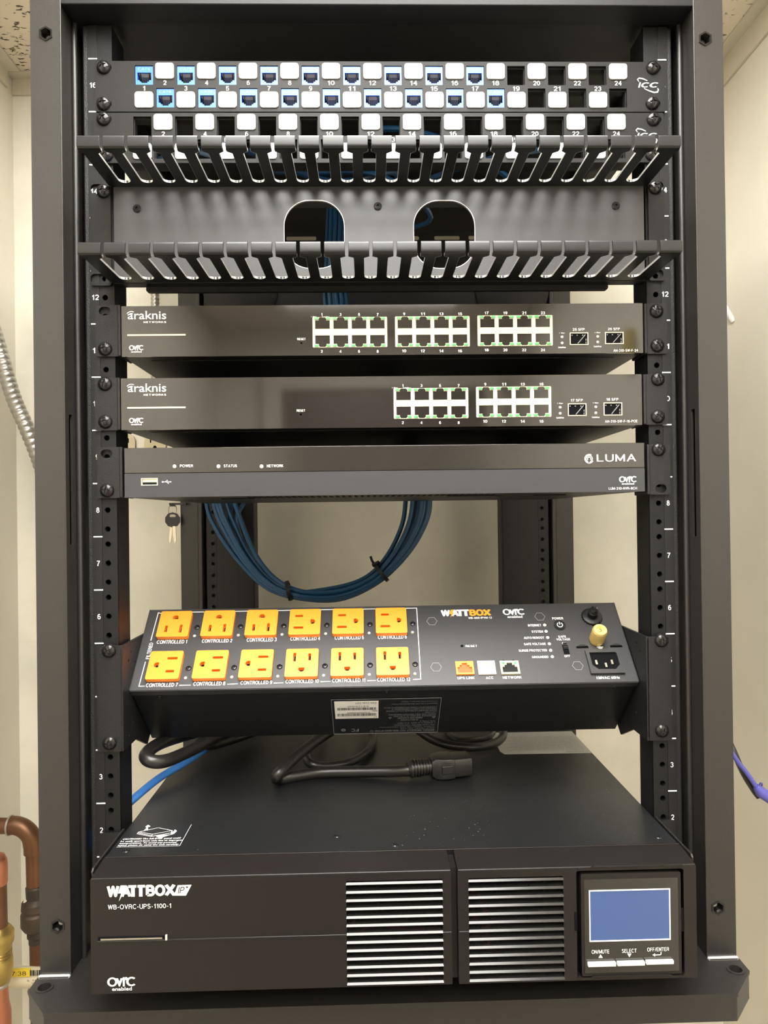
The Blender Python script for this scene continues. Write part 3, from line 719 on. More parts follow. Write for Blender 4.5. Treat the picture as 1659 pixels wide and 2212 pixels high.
def ovrc(fr, x0, x1, yb, yt, t, x2=None, x3=None, yb2=None, yt2=None):
    a0, b0 = fr.px(x0, yb); a1, _ = fr.px(x1, yb); _, b1 = fr.px(x0, yt); w = a1 - a0
    g = G(fr); c = .0003
    put_text(g, 'O', a0, a0 + w * .36, b0, b1, c, bold=.035); put_text(g, 'v', a0 + w * .30, a0 + w * .56, b0, b1 - (b1 - b0) * .12, c, bold=.035)
    put_text(g, 'r', a0 + w * .55, a0 + w * .74, b0, b1, c, bold=.035); put_text(g, 'C', a0 + w * .67, a1, b0, b1, c, bold=.035)
    g.done('badge_lettering', M['white'], t, smooth=0)
    if x2: T(fr, 'enabled', x2, x3, yb2, yt2, t, bold=.02)
def araknis(label, model, xr0, xr1, ytl, ybl, blocks, reset, sfps, sfpy, scr, slots, rows, depth, ears, modx, modyb, modyt, ledx):
    fr = FR(-.0035)
    A0, zt = fr.px(xr0, ytl); A1, _ = fr.px(xr1, ytl); zb = fr.px(xr0, ybl)[1]
    t = thing('network_switch', label, 'network switch', (0, .12, zb))
    G().box(A0 + .0005, A1 - .0005, -.0010, depth, zb, zt - .0006).done('chassis', M['chassis'], t, bevel=.0006)
    g = G(fr); g.plate(rrect(A0, A1, zb, zt, .0004, 1), [circ(*fr.px(*reset), .0009, 10)], -.002, 0).done('front_panel', M['gloss'], t, bevel=.0003)
    # feet pads and seams below
    G().box(A0 + .02, A1 - .02, .012, .0135, zb - .0004, zb + .0002).done('underside_seam', M['panel'], t)
    e1 = bracket(t, FR(-.003), -1, ears[0], xr0 - 3, ears[2], ears[3], slots[0]); e2 = bracket(t, FR(-.003), 1, ears[1], xr1 + 4, ears[4], ears[5], slots[1])
    for x, y in scr: screw(t, FR(-.003), x, y)
    dy = rows
    # word mark: round single-stroke letters with radio waves over the first letter
    T(fr, 'araknis', 276, 359, 690 + dy, 672 + dy, t, name='brand_lettering', bold=.006, res=4)
    T(fr, 'NETWORKS', 310, 359, 698 + dy, 694 + dy, t, bold=.03, space=1.3)
    g = G(fr); ac, bc = fr.px(286, 684 + dy)
    for r in (.0028, .0045):
        n = 10; o = [(ac - .0008 + r * math.cos(math.radians(60 + 85 * k / n)), bc + r * math.sin(math.radians(60 + 85 * k / n))) for k in range(n + 1)]
        i_ = [(ac - .0008 + (r - .0006) * math.cos(math.radians(60 + 85 * k / n)), bc + (r - .0006) * math.sin(math.radians(60 + 85 * k / n))) for k in range(n, -1, -1)]
        g.plate(o + i_, [], .0002, .0004)
    g.done('brand_waves', M['white'], t, smooth=0)
    a, b = fr.px(275, 724 + dy); a2, _ = fr.px(401, 724 + dy); G(fr).box(a, a2, b - .0007, b + .0006, 0, .0003).done('accent_bar', M['cream'], t, smooth=0)
    ovrc(fr, 279, 310, 757 + dy, 746 + dy, t, 283, 306, 761.5 + dy, 758 + dy)
    T(fr, 'RESET', reset[0] - 9, reset[0] + 9, reset[1] - 6, reset[1] - 11, t, bold=.03)
    for (x0, x1, y0, y1, n0) in blocks:
        port_block(t, fr, x0, x1, y0, y1, 4)
        for k in range(4):
            xc = x0 + (x1 - x0) * (k + .5) / 4
            for s, yc in ((str(n0 + 2 * k), y0 - 6), (str(n0 + 2 * k + 1), y1 + 8)):
                w = (2.1 if len(s) == 1 else 4.4) * (.6 if s == '1' else 1); T(fr, s, xc - w, xc + w, yc + 3, yc - 3, t, name='port_number', bold=.03)
    x0, y0 = blocks[0][0], blocks[0][2]
    T(fr, '1 Gbps', x0 - 3, x0 + 9, y0 + 0.5, y0 - 2.6, t, bold=.02, res=1); T(fr, 'Link/Act', x0 + 21, x0 + 37, y0 + 0.5, y0 - 2.6, t, bold=.02, res=1)
    for (x0, x1, y0, y1), s in sfps:
        a0, b1 = fr.px(x0, y0); a1, _ = fr.px(x1, y0); _, b0 = fr.px(x0, y1)
        g = G(fr); g.plate(rect(a0, a1, b0, b1), [rect(a0 + .0007, a1 - .0007, b0 + .0007, b1 - .0007)], -.001, .0012)
        cg = g.done('module_cage', M['cream'], t)
        g = G(fr); g.box(a0 + .0004, a1 - .0004, b0 + .0004, b1 - .0004, .0001, .0002).done('cage_interior', M['dark'], cg)
        g = G(fr); w = a1 - a0; h = b1 - b0
        g.add([fr.pt(a0 + w * .42, b0 + h * .15, .0004), fr.pt(a0 + w * .46, b0 + h * .12, .0004), fr.pt(a0 + w * .88, b0 + h * .84, .0004), fr.pt(a0 + w * .84, b0 + h * .87, .0004)], [(0, 1, 2, 3)])
        for q in (.1, .38, .68): g.box(a0 + w * q, a0 + w * (q + .06), b0 + h * .76, b0 + h * .84, .0003, .0005)
        for q in (.35, .12): g.box(a0 + w * .86, a0 + w * .90, b0 + h * q, b0 + h * (q + .16), .0003, .0005)
        g.done('spring_tabs', M['greyprint'], cg)
        xm = (x0 + x1) / 2; T(fr, s, xm - 13, xm + 13, y0 - 4.5, y0 - 10, t, bold=.02)
    for x, ya, yb_ in ledx:
        for y in (ya, yb_):
            a, b = fr.px(x, y); G(fr).lathe(a, b, [(.0012, 0), (.0012, .0003), (.0007, .0007)], 14).done('indicator_light', M['ledw'], t)
        T(fr, '1 Gbps', x - 6, x + 6, ya - 7, ya - 10, t, bold=.02, res=1); T(fr, 'Link/Act', x - 8, x + 8, yb_ + 11, yb_ + 7.5, t, bold=.02, res=1)
    T(fr, model, modx[0], modx[1], modyb, modyt, t, bold=.012)
    return t
araknis('glossy black 24 port network switch, directly below the cable manager', 'AN-310-SW-F-24', 262, 1388, 661.5, 771,
        [(675, 836, 685.5, 751, 1), (853, 1014, 684, 750, 9), (1031, 1193, 682, 748, 17)], (651, 741), [((1230, 1270, 719, 746), '25 SFP'), ((1306, 1346, 718, 744), '26 SFP')], 0,
        ((224.5, 752), (1421, 670), (1423, 744.5)), (((226, 672),), ()), 0, .255, (206, 1440, 659, 770, 655, 764), (1325, 1378), 760, 754.5, ((1214, 728, 741), (1291, 727, 739)))
araknis('glossy black 16 port network switch with two port blocks, just above the recorder', 'AN-210-SW-F-16-POE', 261, 1386, 817.5, 929,
        [(850, 1011, 839, 905, 1), (1028, 1190, 836, 902, 9)], (650, 895.5), [((1226, 1266, 872, 899), '17 SFP'), ((1303, 1343, 870, 898), '18 SFP')], 0,
        ((224, 828), (225, 910), (1424, 817.5), (1424, 899)), ((), ()), 157, .255, (204, 1441, 816, 930, 808, 917), (1307, 1377), 913, 907.5, ((1210, 880, 893), (1287, 879, 892)))

# ------------------------------------------------------------------ recorder
fr = FR(-.0055); A0, zt = fr.px(268, 968); A1, _ = fr.px(1392, 968); zb = fr.px(268, 1075)[1]; zm = fr.px(268, 1022.5)[1]
nv = thing('video_recorder', 'black rack video recorder with a glossy upper strip and grey lower strip', 'recorder', (0, .14, zb))
G().box(A0 + .001, A1 - .001, -.0030, .30, zb, zt - .0008).done('chassis', M['panel'], nv, bevel=.0006)
G(fr).box(A0, A1, zm, zt, -.0025, 0).done('upper_strip', M['nvrtop'], nv, bevel=.0004)
usb = rect(*[fr.px(305, 1050)[0], fr.px(341, 1050)[0]], *[fr.px(305, 1049)[1], fr.px(305, 1033)[1]])
G(fr).plate(rrect(A0, A1, zb, zm - .0003, .0004, 1), [usb], -.0025, -.0002).done('lower_strip', M['nvrlow'], nv, bevel=.0004)
ua0, ua1 = usb[0][0], usb[1][0]; ub0, ub1 = usb[0][1], usb[2][1]
up = G(fr).plate(rect(ua0, ua1, ub0, ub1), [rect(ua0 + .0007, ua1 - .0007, ub0 + .0007, ub1 - .0007)], -.008, .0003).box(ua0, ua1, ub0, ub1, -.009, -.008).done('usb_port', M['cream'], nv)
G(fr).box(ua0 + .001, ua1 - .001, ub0 + .0028, ub1 - .0008, -.007, -.0006).done('usb_tongue', M['ivory'], up)
# usb symbol
g = G(fr); a, b = fr.px(360, 1041)
g.box(a - .0030, a + .0030, b - .0002, b + .0002, .0001, .0003); g.lathe(a - .0032, b, [(.0007, .0001), (.0007, .0003)], 10)
g.prism([(a + .0028, b - .0006), (a + .0042, b), (a + .0028, b + .0006)], .0001, .0003)
g.add([fr.pt(a - .0015, b, .0002), fr.pt(a - .0011, b, .0002), fr.pt(a + .0004, b + .0012, .0002), fr.pt(a, b + .0012, .0002)], [(0, 1, 2, 3)])
g.add([fr.pt(a - .0006, b, .0002), fr.pt(a - .0002, b, .0002), fr.pt(a + .0014, b - .0012, .0002), fr.pt(a + .001, b - .0012, .0002)], [(0, 1, 2, 3)])
g.box(a + .0002, a + .0010, b + .0009, b + .0015, .0001, .0003); g.lathe(a + .0014, b - .0012, [(.0004, .0001), (.0004, .0003)], 8)
g.done('usb_symbol', M['white'], nv, smooth=0)
for x, s, x0, x1 in ((377, 'POWER', 388.5, 417), (472, 'STATUS', 483.5, 512), (565, 'NETWORK', 576.5, 612)):
    a, b = fr.px(x, 1007.5); G(fr).lathe(a, b, [(.0016, 0), (.0016, .0002), (.0009, .0006)], 16).done('indicator_light', M['ledw'], nv)
    T(fr, s, x0, x1, 1009.5, 1003.5, nv, bold=.02)
T(fr, 'LUMA', 1289, 1374, 997.5, 981.5, nv, bold=.008, name='brand_lettering', space=1.15)
g = G(fr); a, b = fr.px(1272.5, 991)
def arcband(g, a, b, r0, r1, t0, t1, n=22, c=.0003):
    o = [(a + r1 * math.cos(math.radians(t0 + (t1 - t0) * k / n)), b + r1 * math.sin(math.radians(t0 + (t1 - t0) * k / n))) for k in range(n + 1)]
    i_ = [(a + r0 * math.cos(math.radians(t0 + (t1 - t0) * k / n)), b + r0 * math.sin(math.radians(t0 + (t1 - t0) * k / n))) for k in range(n, -1, -1)]
    g.plate(o + i_, [], c - .0001, c + .0001)
arcband(g, a, b, .0033, .0040, 60, 330); arcband(g, a, b, .0024, .0030, -80, 250); arcband(g, a, b, .0011, .0018, -40, 220)
g.done('brand_rings', M['white'], nv, smooth=0)
ovrc(fr, 1337, 1375, 1042, 1029, nv, 1343, 1370, 1047, 1043)
T(fr, 'LUM-310-NVR-8CH', 1315, 1376, 1058, 1052.5, nv, bold=.015)
bracket(nv, FR(-.004), -1, 209, 263, 966, 1076, ((230, 980),)); bracket(nv, FR(-.004), 1, 1447, 1398, 959, 1068, ((1428, 1055),))
screw(nv, FR(-.004), 228.5, 1059); screw(nv, FR(-.004), 1425.5, 970)
g = G()
for x0, x1 in ((.06, .11), (-.15, -.12), (.14, .17)): g.box(x0, x1, .06, .064, zb - .0006, zb)
for k in range(40): g.box(-.12 + k * .0055, -.1175 + k * .0055, .02, .05, zb - .0005, zb + .0001)
g.done('underside_vents', M['dark'], nv)['kind'] = 'stuff'

# ------------------------------------------------------------------ power unit at 45 degrees
s2 = math.sqrt(.5)
PU = Frame((0, .0125, .1792), (1, 0, 0), (0, s2, s2))         # sloping face with the outlets
PL, PW = .0860, .0840
pd = thing('power_distribution_unit', 'tilted charcoal power unit with twelve orange outlets and a brass ground post', 'power unit', (0, .06, .12))
XA, XB = -.2202, .2180
g = G(PU)
iec = [PU.px(x, y) for x, y in ((1278, 1416), (1332, 1412), (1338, 1441), (1283, 1444))]
g.plate(rect(XA, XB, 0, PL), [], -.0015, 0).done('face_plate', M['pdu'], pd, bevel=.0006)
g = G(Frame((0, 0, 0), (0, 1, 0), (0, 0, 1)))
def prof(d, e): p = PU.pt(0, e, -d); return (p.y, p.z)
body = [prof(.0012, .0005), prof(PW, .0005), prof(PW + .0, PL * .80), prof(PW * .85, PL - .0005), prof(.0012, PL - .0005)]
g.prism(body, XA + .0006, XB - .0006)
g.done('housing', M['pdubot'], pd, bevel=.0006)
PB = Frame(PU.pt(0, 0, 0), (-1, 0, 0), (0, s2, -s2))         # underside, read upside down from the front
G(PB).box(-XB, -XA, .0005, .0075, 0, .0006).done('lower_fold', M['pdu'], pd, bevel=.0003)
for x, y in ((345, 1505), (835, 1492), (1326, 1484)):
    a, b = PB.px(x, y); put('housing_screw', SMALL, pd, PB.mx(a, b, .0006) @ Matrix.Scale(.7, 4))
for sx in (-1, 1):      # bright hairline ends of the face
    x = XA if sx < 0 else XB
    G(PU).box(x - .0003, x + .0003, 0, PL, -.001, .0003).done('end_edge', M['rack'], pd)
# side brackets
for sx, xo, xb, yt_, yb_ in ((-1, 208, 262, 1392, 1613), (1, 1449, 1398, 1372, 1590)):
    fb = FR(-.003); A, zt = fb.px(xo, yt_); Bx, _ = fb.px(xb, yt_); zb = fb.px(xo, yb_)[1]
    zt, zb = .2205, .1325
    a0, a1 = sorted((A, Bx))
    br = G(fb).plate(rrect(a0, a1, zb, zt, .002, 3), [], -.002, 0).done('mounting_bracket', M['ear'], pd, bevel=.0006)
    sf = Frame((Bx, 0, 0), (0, 1, 0), (0, 0, 1)); hs = []
    for yy, zz in ((.012, .205), (.018, .211), (.011, .142), (.022, .150), (.03, .2)): hs.append(circ(yy, zz, .0013, 10))
    c0, c1 = (-.001, .001)
    out = [(-.003, zt), (-.003, zb), (.030, zb), (.062, .118), (.095, .145), (.095, .20), (.07, zt)]
    fl = G(sf).plate(out, hs, c0, c1).done('bracket_side', M['ear'], br, bevel=.0004)
    # join flange to housing end
for x, y in ((232.5, 1407), (234, 1607), (1432, 1384.5), (1433, 1580)): screw(pd, FR(-.003), x, y)
def outlet_mesh():
    h = .0143
    dd = [(-.0026, -.0052), (.0026, -.0052), (.0026, -.0072)] + [(.0026 * math.cos(t), -.0072 - .0022 * math.sin(t)) for t in [math.pi * k / 6 for k in range(1, 6)]] + [(-.0026, -.0072)]
    g = G(); g.plate(rrect(-h, h, -h, h, .0015, 3), [rect(-.0078, -.0054, .0012, .0100), rect(.0054, .0078, .0020, .0092), dd], -.004, .0045)
    m1 = g.mesh(M['orange'])
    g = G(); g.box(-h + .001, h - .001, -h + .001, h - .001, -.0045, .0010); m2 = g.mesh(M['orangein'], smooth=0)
    g = G(); g.box(-.0072, -.0060, .003, .0085, .0009, .0012); g.box(.0060, .0072, .003, .0085, .0009, .0012); g.box(-.0015, .0015, -.0085, -.006, .0009, .0012); m3 = g.mesh(M['dark'], smooth=0)
    return m1, m2, m3
OM, OI, OD = outlet_mesh()
oc = [(376.5, 1348.5), (471.5, 1346), (566, 1344.5), (659, 1342.5), (752, 1340.5), (845, 1338.5), (355.5, 1436.5), (455, 1434.5), (555.5, 1432.5), (653.5, 1431), (750.5, 1428.5), (848, 1427)]
an = [180, 180, 180, 90, 90, 90, -90, -90, -90, 0, 0, 0]
# face coordinates of the two outlet rows, evenly pitched
rowA = [PU.px(x, y, .0045) for x, y in oc[:6]]; rowB = [PU.px(x, y, .0045) for x, y in oc[6:]]
for row, k0 in ((rowA, 0), (rowB, 6)):
    st = (row[5][0] - row[0][0]) / 5; b = sum(r[1] for r in row) / 6
    for k in range(6):
        a = row[0][0] + st * k
        o = put('outlet', OM, pd, PU.mx(a, b, 0, math.radians(an[k0 + k])))
        o.modifiers.new('bevel', 'BEVEL').width = .0004
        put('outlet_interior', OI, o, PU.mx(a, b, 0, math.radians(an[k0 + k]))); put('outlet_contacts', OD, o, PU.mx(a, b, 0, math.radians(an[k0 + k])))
        put('outlet_screw', SMALL, pd, PU.mx(a + .0200, b - .0012, .0003, 1.0) @ Matrix.Scale(.85, 4))
        G(PU).lathe(a + .0192, b - .0108, [(.0014, 0), (.0014, .0003), (.0008, .0009)], 14).done('indicator_light', M['ledw'], pd)
lab = [(338, 403, 1391, 1383), (435.5, 501, 1388.5, 1381), (532.5, 597, 1386.5, 1378), (627, 691, 1384, 1376), (723, 786, 1382, 1374), (816.5, 879, 1380.5, 1372.5),
       (314.5, 383, 1484.5, 1476), (417, 486, 1481.5, 1473), (519, 587.5, 1479, 1471), (616.5, 688.5, 1476.5, 1468.5), (717.5, 789, 1474.5, 1466), (815, 886.5, 1472.5, 1464.5)]
for k, (x0, x1, yb, yt) in enumerate(lab): T(PU, 'CONTROLLED %d' % (k + 1), x0, x1, yb, yt, pd, bold=.02)
for p in (((347, 1325), (342, 1323.5), (326, 1383)), ((314, 1430), (300, 1482.5), (312, 1482)), ((388, 1480.5), (411, 1480)), ((492, 1478), (513, 1477)), ((592, 1475.5), (611, 1475)), ((693, 1472.5), (713, 1472)), ((794, 1470.5), (811, 1470)), ((893, 1467.8), (909, 1467), (900, 1313.5), (875, 1314)),
          ((406, 1322.5), (440, 1321.8)), ((503, 1320.8), (535, 1320)), ((596, 1319), (630, 1318.3)), ((690, 1317.2), (722, 1316.5)), ((783, 1315.8), (815, 1315.2))):
    line(PU, p, .0007, pd)
g = G(PU); a0, b0 = PU.px(312.5, 1424); a1, b1 = PU.px(322, 1389)
vs, fs = text_geo('FILTERED', .02, 3, 0, 1.0)
g.add([PU.pt(a0 + .0042 - y * .0033, b0 + x * (b1 - b0), .0003 + z) for x, y, z in vs], fs); g.done('lettering', M['white'], pd, smooth=0)
def wattbox(fr, t, x0, xm, x1, yb, yt, c1, c2, boltc, tip):
    a0, b0 = fr.px(x0, yb); am, _ = fr.px(xm, yb); a1, _ = fr.px(x1, yb); _, b1 = fr.px(x0, yt); w = am - a0; h = b1 - b0
    g = G(fr); c = .0003
    put_text(g, 'W', a0, a0 + w * .33, b0, b1, c, bold=.06); put_text(g, 'A', a0 + w * .36, a0 + w * .64, b0, b1, c, bold=.06)
    put_text(g, 'T', a0 + w * .56, a0 + w * .80, b0, b1, c, bold=.06); put_text(g, 'T', a0 + w * .77, a0 + w * 1.0, b0, b1, c, bold=.06)
    g.done('brand_lettering', M[c1], t, smooth=0)
    w2 = a1 - am
    g = G(fr); put_text(g, 'B', am + w2 * .02, am + w2 * .32, b0, b1, c, bold=.063); put_text(g, 'O', am + w2 * .31, am + w2 * .66, b0, b1, c, bold=.063); put_text(g, 'X', am + w2 * .63, a1, b0, b1, c, bold=.063)
    g.done('brand_lettering', M[c2], t, smooth=0)
    bx = a0 + w * .345
    g = G(fr); g.plate([(bx + w * .02, b1), (bx + w * .13, b1), (bx + w * .07, b0 + h * .55), (bx + w * .14, b0 + h * .55), (bx - w * .03, b0 - h * tip), (bx + w * .03, b0 + h * .32), (bx - w * .05, b0 + h * .32)], [], .00035, .0005)
    g.done('brand_bolt', M[boltc], t, smooth=0)
wattbox(PU, pd, 953, 1014, 1062, 1332, 1318, 'white', 'orange', 'orange', .2)
T(PU, 'WB-800-IPVM-12', 1012, 1063, 1337, 1333, pd, bold=.02)
ovrc(PU, 1087, 1134, 1329, 1316, pd, 1096.5, 1129, 1335, 1330)
a, b = PU.px(998, 1395.5); G(PU).lathe(a, b, [(.0014, 0), (.0014, .0002)], 14).done('reset_hole', M['dark'], pd)
T(PU, 'RESET', 1006, 1031, 1398, 1393.5, pd, bold=.02)
for s, x0, x1, yc, xl in (('INTERNET', 1141, 1169.5, 1351, 1176.5), ('SYSTEM', 1149, 1173.5, 1364.5, 1179.5), ('AUTO REBOOT', 1132, 1176, 1378, 1183), ('SAFE VOLTAGE', 1132.5, 1179.5, 1391.5, 1186.5), ('SURGE PROTECTED', 1121, 1182.5, 1405.5, 1189.5), ('GROUNDED', 1149.5, 1185.5, 1419.5, 1193)):
    T(PU, s, x0, x1, yc + 2.5, yc - 2.5, pd, bold=.03)
    a, b = PU.px(xl, yc - .5); G(PU).lathe(a, b, [(.0015, 0), (.0015, .0004), (.0009, .0010)], 14).done('indicator_light', M['ledp'], pd)
T(PU, 'POWER', 1193.5, 1217, 1338.5, 1333.5, pd, bold=.03); T(PU, 'SAFE', 1206.5, 1223, 1377.5, 1373, pd, bold=.03); T(PU, 'VOLTAGE', 1202.5, 1232, 1383.5, 1379, pd, bold=.03)
T(PU, 'ON', 1214.5, 1224, 1391.5, 1387.5, pd, bold=.03); T(PU, 'OFF', 1219.5, 1232, 1419.5, 1415, pd, bold=.03)
a, b = PU.px(1209, 1351)
pb = G(PU).plate(circ(a, b, .0055, 32), [circ(a, b, .0048, 32)], -.001, .0007).lathe(a, b, [(.0043, 0), (.0043, .0004), (.0040, .0007)], 28).done('power_button', M['panel'], pd)
g = G(PU); arcband(g, a, b, .0021, .0028, 125, 415, c=.0010); g.box(a - .0004, a + .0004, b + .0004, b + .0033, .0008, .0011); g.done('power_symbol', M['white'], pb, smooth=0)
a0, b1 = PU.px(1214, 1394); a1, _ = PU.px(1226, 1394); _, b0 = PU.px(1217, 1413)
sw_ = G(PU).plate(rect(a0, a1, b0, b1), [rect(a0 + .0005, a1 - .0005, b0 + .0005, b1 - .0005)], 0, .0006).done('voltage_switch', M['dark'], pd)
g = G(PU); g.box(a0 + .0005, a1 - .0005, b0 + .005, b1 - .0005, 0, .0012)
for k in range(3): g.box(a0 + .0007, a1 - .0007, b0 + .0058 + k * .0022, b0 + .0068 + k * .0022, .0012, .0018)
g.done('switch_slider', M['chassis'], sw_)
G(PU).box(a0 + .0005, a1 - .0005, b0 + .0005, b0 + .005, 0, .0002).done('switch_gap', M['dark'], sw_)
for x, y in ((933, 1342), (942, 1441), (1166, 1332), (1248, 1438)):
    a, b = PU.px(x, y); G(PU).plate(circ(a, b, .0050, 6), [circ(a, b, .0046, 6)], 0, .0002).done('hex_imprint', M['greyprint'], pd, smooth=0)
# three data sockets
for x0, x1, y0, y1, m1, m2, s, tx in ((984, 1025, 1431, 1459, 'orange', 'orangein', 'UPS LINK', (988.5, 1025.5, 1467.5, 1462)), (1032, 1072, 1430, 1458.5, 'paper', 'ledw', 'ACC', (1050, 1066, 1467, 1461.5)), (1081, 1124, 1430, 1458, 'cream', 'portin', 'NETWORK', (1086.5, 1127.5, 1466.5, 1461))):
    a0, b0 = PU.px(x0 + 2, y1); a1, _ = PU.px(x1, y1); _, b1 = PU.px(x0, y0); ac = (a0 + a1) / 2; w = (a1 - a0) / 2; h = b1 - b0
    hole = [(ac - w * .80, b0 + h * .12), (ac + w * .80, b0 + h * .12), (ac + w * .80, b0 + h * .55), (ac + w * .55, b0 + h * .55), (ac + w * .55, b0 + h * .70), (ac + w * .30, b0 + h * .70), (ac + w * .30, b0 + h * .86), (ac - w * .30, b0 + h * .86), (ac - w * .30, b0 + h * .70), (ac - w * .55, b0 + h * .70), (ac - w * .55, b0 + h * .55), (ac - w * .80, b0 + h * .55)]
    sk = G(PU).plate(rect(a0, a1, b0, b1), [hole], 0, .0018).done('data_socket', M[m1], pd, bevel=.0002)
    if m1 != 'cream': sk['label'] = 'orange plastic socket' if m1 == 'orange' else 'light grey plastic socket'
    G(PU).box(a0 + .001, a1 - .001, b0 + .001, b1 - .001, 0, .0003).done('socket_interior', M[m2], sk)
    if m1 == 'cream':
        for q in (-.62, .62): G(PU).box(ac + w * q - .0011, ac + w * q + .0011, b0 + h * .74, b0 + h * .90, .0018, .0022).done('status_led', M['led'], sk)
        for q in (-.7, .35): G(PU).prism([(ac + w * q, b1), (ac + w * (q + .3), b1), (ac + w * (q + .15), b1 + .0015)], 0, .0015).done('shield_tab', M['dark'], sk)
    T(PU, s, *tx, pd, bold=.03)
# breaker, ground post, clip slots, inlet
a, b = PU.px(1278, 1334)
bk = G(PU).lathe(a, b, [(.0090, 0), (.0092, .0025), (.0080, .0032), (.0046, .0032), (.0046, .0085), (.0040, .0090)], 36).done('breaker_collar', M['chassis'], pd)
G(PU).lathe(a, b, [(.0038, .009), (.0038, .0120), (.0031, .0135), (.0012, .0138)], 28).done('breaker_button', M['gloss'], bk)
g = G(PU)
for k in range(22):
    t = k * math.pi * 2 / 22; g.box(a + .0092 * math.cos(t) - .0004, a + .0092 * math.cos(t) + .0004, b + .0092 * math.sin(t) - .0004, b + .0092 * math.sin(t) + .0004, 0, .0022)
g.done('collar_knurl', M['chassis'], bk)
a, b = PU.px(1288, 1384)
gp = G(PU).lathe(a, b, [(.0060, 0), (.0060, .0005), (.0064, .0010), (.0064, .0160), (.0058, .0172), (.0034, .0172), (.0034, .0155)], 40).done('ground_post', M['brassy'], pd)
g = G(PU)
for k in range(40):
    t = k * math.pi * 2 / 40; x, y = a + .0064 * math.cos(t), b + .0064 * math.sin(t); g.box(x - .00018, x + .00018, y - .00018, y + .00018, .0015, .0155)
g.done('post_knurl', M['brassy'], gp)
G(PU).lathe(a, b, [(.0014, .0150), (.0014, .0165), (.0008, .0168)], 12).done('post_stud', M['brass'], gp)
g = G(PU); a, b = PU.px(1296, 1398)
g.box(a - .0003, a + .0003, b, b + .0030, .0001, .0003); g.box(a - .0028, a + .0028, b - .0003, b + .0003, .0001, .0003); g.box(a - .0019, a + .0019, b - .0014, b - .0008, .0001, .0003); g.box(a - .0010, a + .0010, b - .0024, b - .0019, .0001, .0003)
g.done('ground_symbol', M['white'], pd, smooth=0)
for x in (1258, 1331):
    a, b = PU.px(x, 1398 if x < 1300 else 1396); G(PU).prism([(a - .0055, b - .0012), (a + .0055, b - .0012), (a + .0055, b + .0010), (a - .0055, b + .0010)], 0, .0002).done('clip_slot', M['dark'], pd)
    G(PU).prism([(a - .0050, b + .0002), (a - .0016, b + .0018), (a + .0016, b + .0018), (a + .0050, b + .0002), (a + .0046, b - .0002), (a - .0046, b - .0002)], .0003, .0016).done('clip_bridge', M['chassis'], pd)
a0, b0 = PU.px(1276, 1458); a1, _ = PU.px(1350, 1456); _, b1 = PU.px(1270, 1406)
hole = [(a0 + .0030, b1 - .0035), (a1 - .0040, b1 - .0035), (a1 - .0030, b1 - .0045), (a1 - .0030, b0 + .0085), (a1 - .0075, b0 + .0040), (a0 + .0075, b0 + .0040), (a0 + .0030, b0 + .0085)]
inl = G(PU).plate(rrect(a0, a1, b0, b1, .0006, 2), [hole], -.014, .0028).done('power_inlet', M['pdu'], pd, bevel=.0003)
G(PU).box(a0 + .002, a1 - .002, b0 + .002, b1 - .002, .0002, .0006).done('inlet_floor', M['dark'], inl)
for q, r in ((.24, .46), (.50, .34), (.70, .46)):
    x = a0 + (a1 - a0) * q; y = b0 + (b1 - b0) * r; G(PU).box(x - .0009, x + .0009, y - .0022, y + .0022, .0003, .0024).done('inlet_blade', M['steel'], inl)
T(PU, '120VAC 60Hz', 1289.5, 1340, 1467, 1461.5, pd, bold=.03)
# rating label, upside down under the slope
c = .0002
def PBp(x, y): return PB.px(x, y, c)
q = [PBp(x, y) for x, y in ((716, 1512.5), (954, 1507), (945, 1580), (721, 1586))]
aL, aR = max(p[0] for p in q), min(p[0] for p in q); bT, bB = min(p[1] for p in q), max(p[1] for p in q)
rl = G(PB).plate(rrect(aR, aL, bT, bB, .0006, 2), [], 0, .0002).done('rating_label', M['stickerk'], pd, smooth=0)
G(PB).plate(rect(aR, aL, bT, bB), [rect(aR + .0004, aL - .0004, bT + .0004, bB - .0004)], .0002, .0004).done('label_border', M['greyprint'], rl, smooth=0)
w0, w1 = PBp(723, 1530)[0], PBp(817.5, 1530)[0]; v0, v1 = PBp(723, 1515.5)[1], PBp(723, 1552.5)[1]
G(PB).box(min(w0, w1), max(w0, w1), v0, v1, .0002, .0004).done('barcode_sticker', M['paper'], rl, smooth=0)
g = G(PB); random.seed(3)
for vv0, vv1 in ((v0 + (v1 - v0) * .36, v0 + (v1 - v0) * .50), (v0 + (v1 - v0) * .70, v0 + (v1 - v0) * .85)):
    x = min(w0, w1) + .002
    while x < max(w0, w1) - .0025:
        w = random.choice((.0002, .0003, .0005)); g.box(x, x + w, vv0, vv1, .0004, .0005); x += w + random.choice((.0002, .0003, .0005))
for s, f0, f1, h0, h1 in (('Date Code: 2231', .05, .52, .06, .16), ('14 3F C3 04 A4 EO', .22, .70, .24, .33), ('MAC:', .03, .16, .52, .60), ('ST2231O443108408', .2, .72, .62, .69), ('S/T:', .03, .12, .87, .95)):
    ww = max(w0, w1) - min(w0, w1); put_text(g, s, min(w0, w1) + ww * f0, min(w0, w1) + ww * f1, v0 + (v1 - v0) * h0, v0 + (v1 - v0) * h1, .0005, bold=.01, res=1)
g.done('barcode_print', M['ink'], rl, smooth=0)
g = G(PB); hh = bB - bT; ww = aL - aR
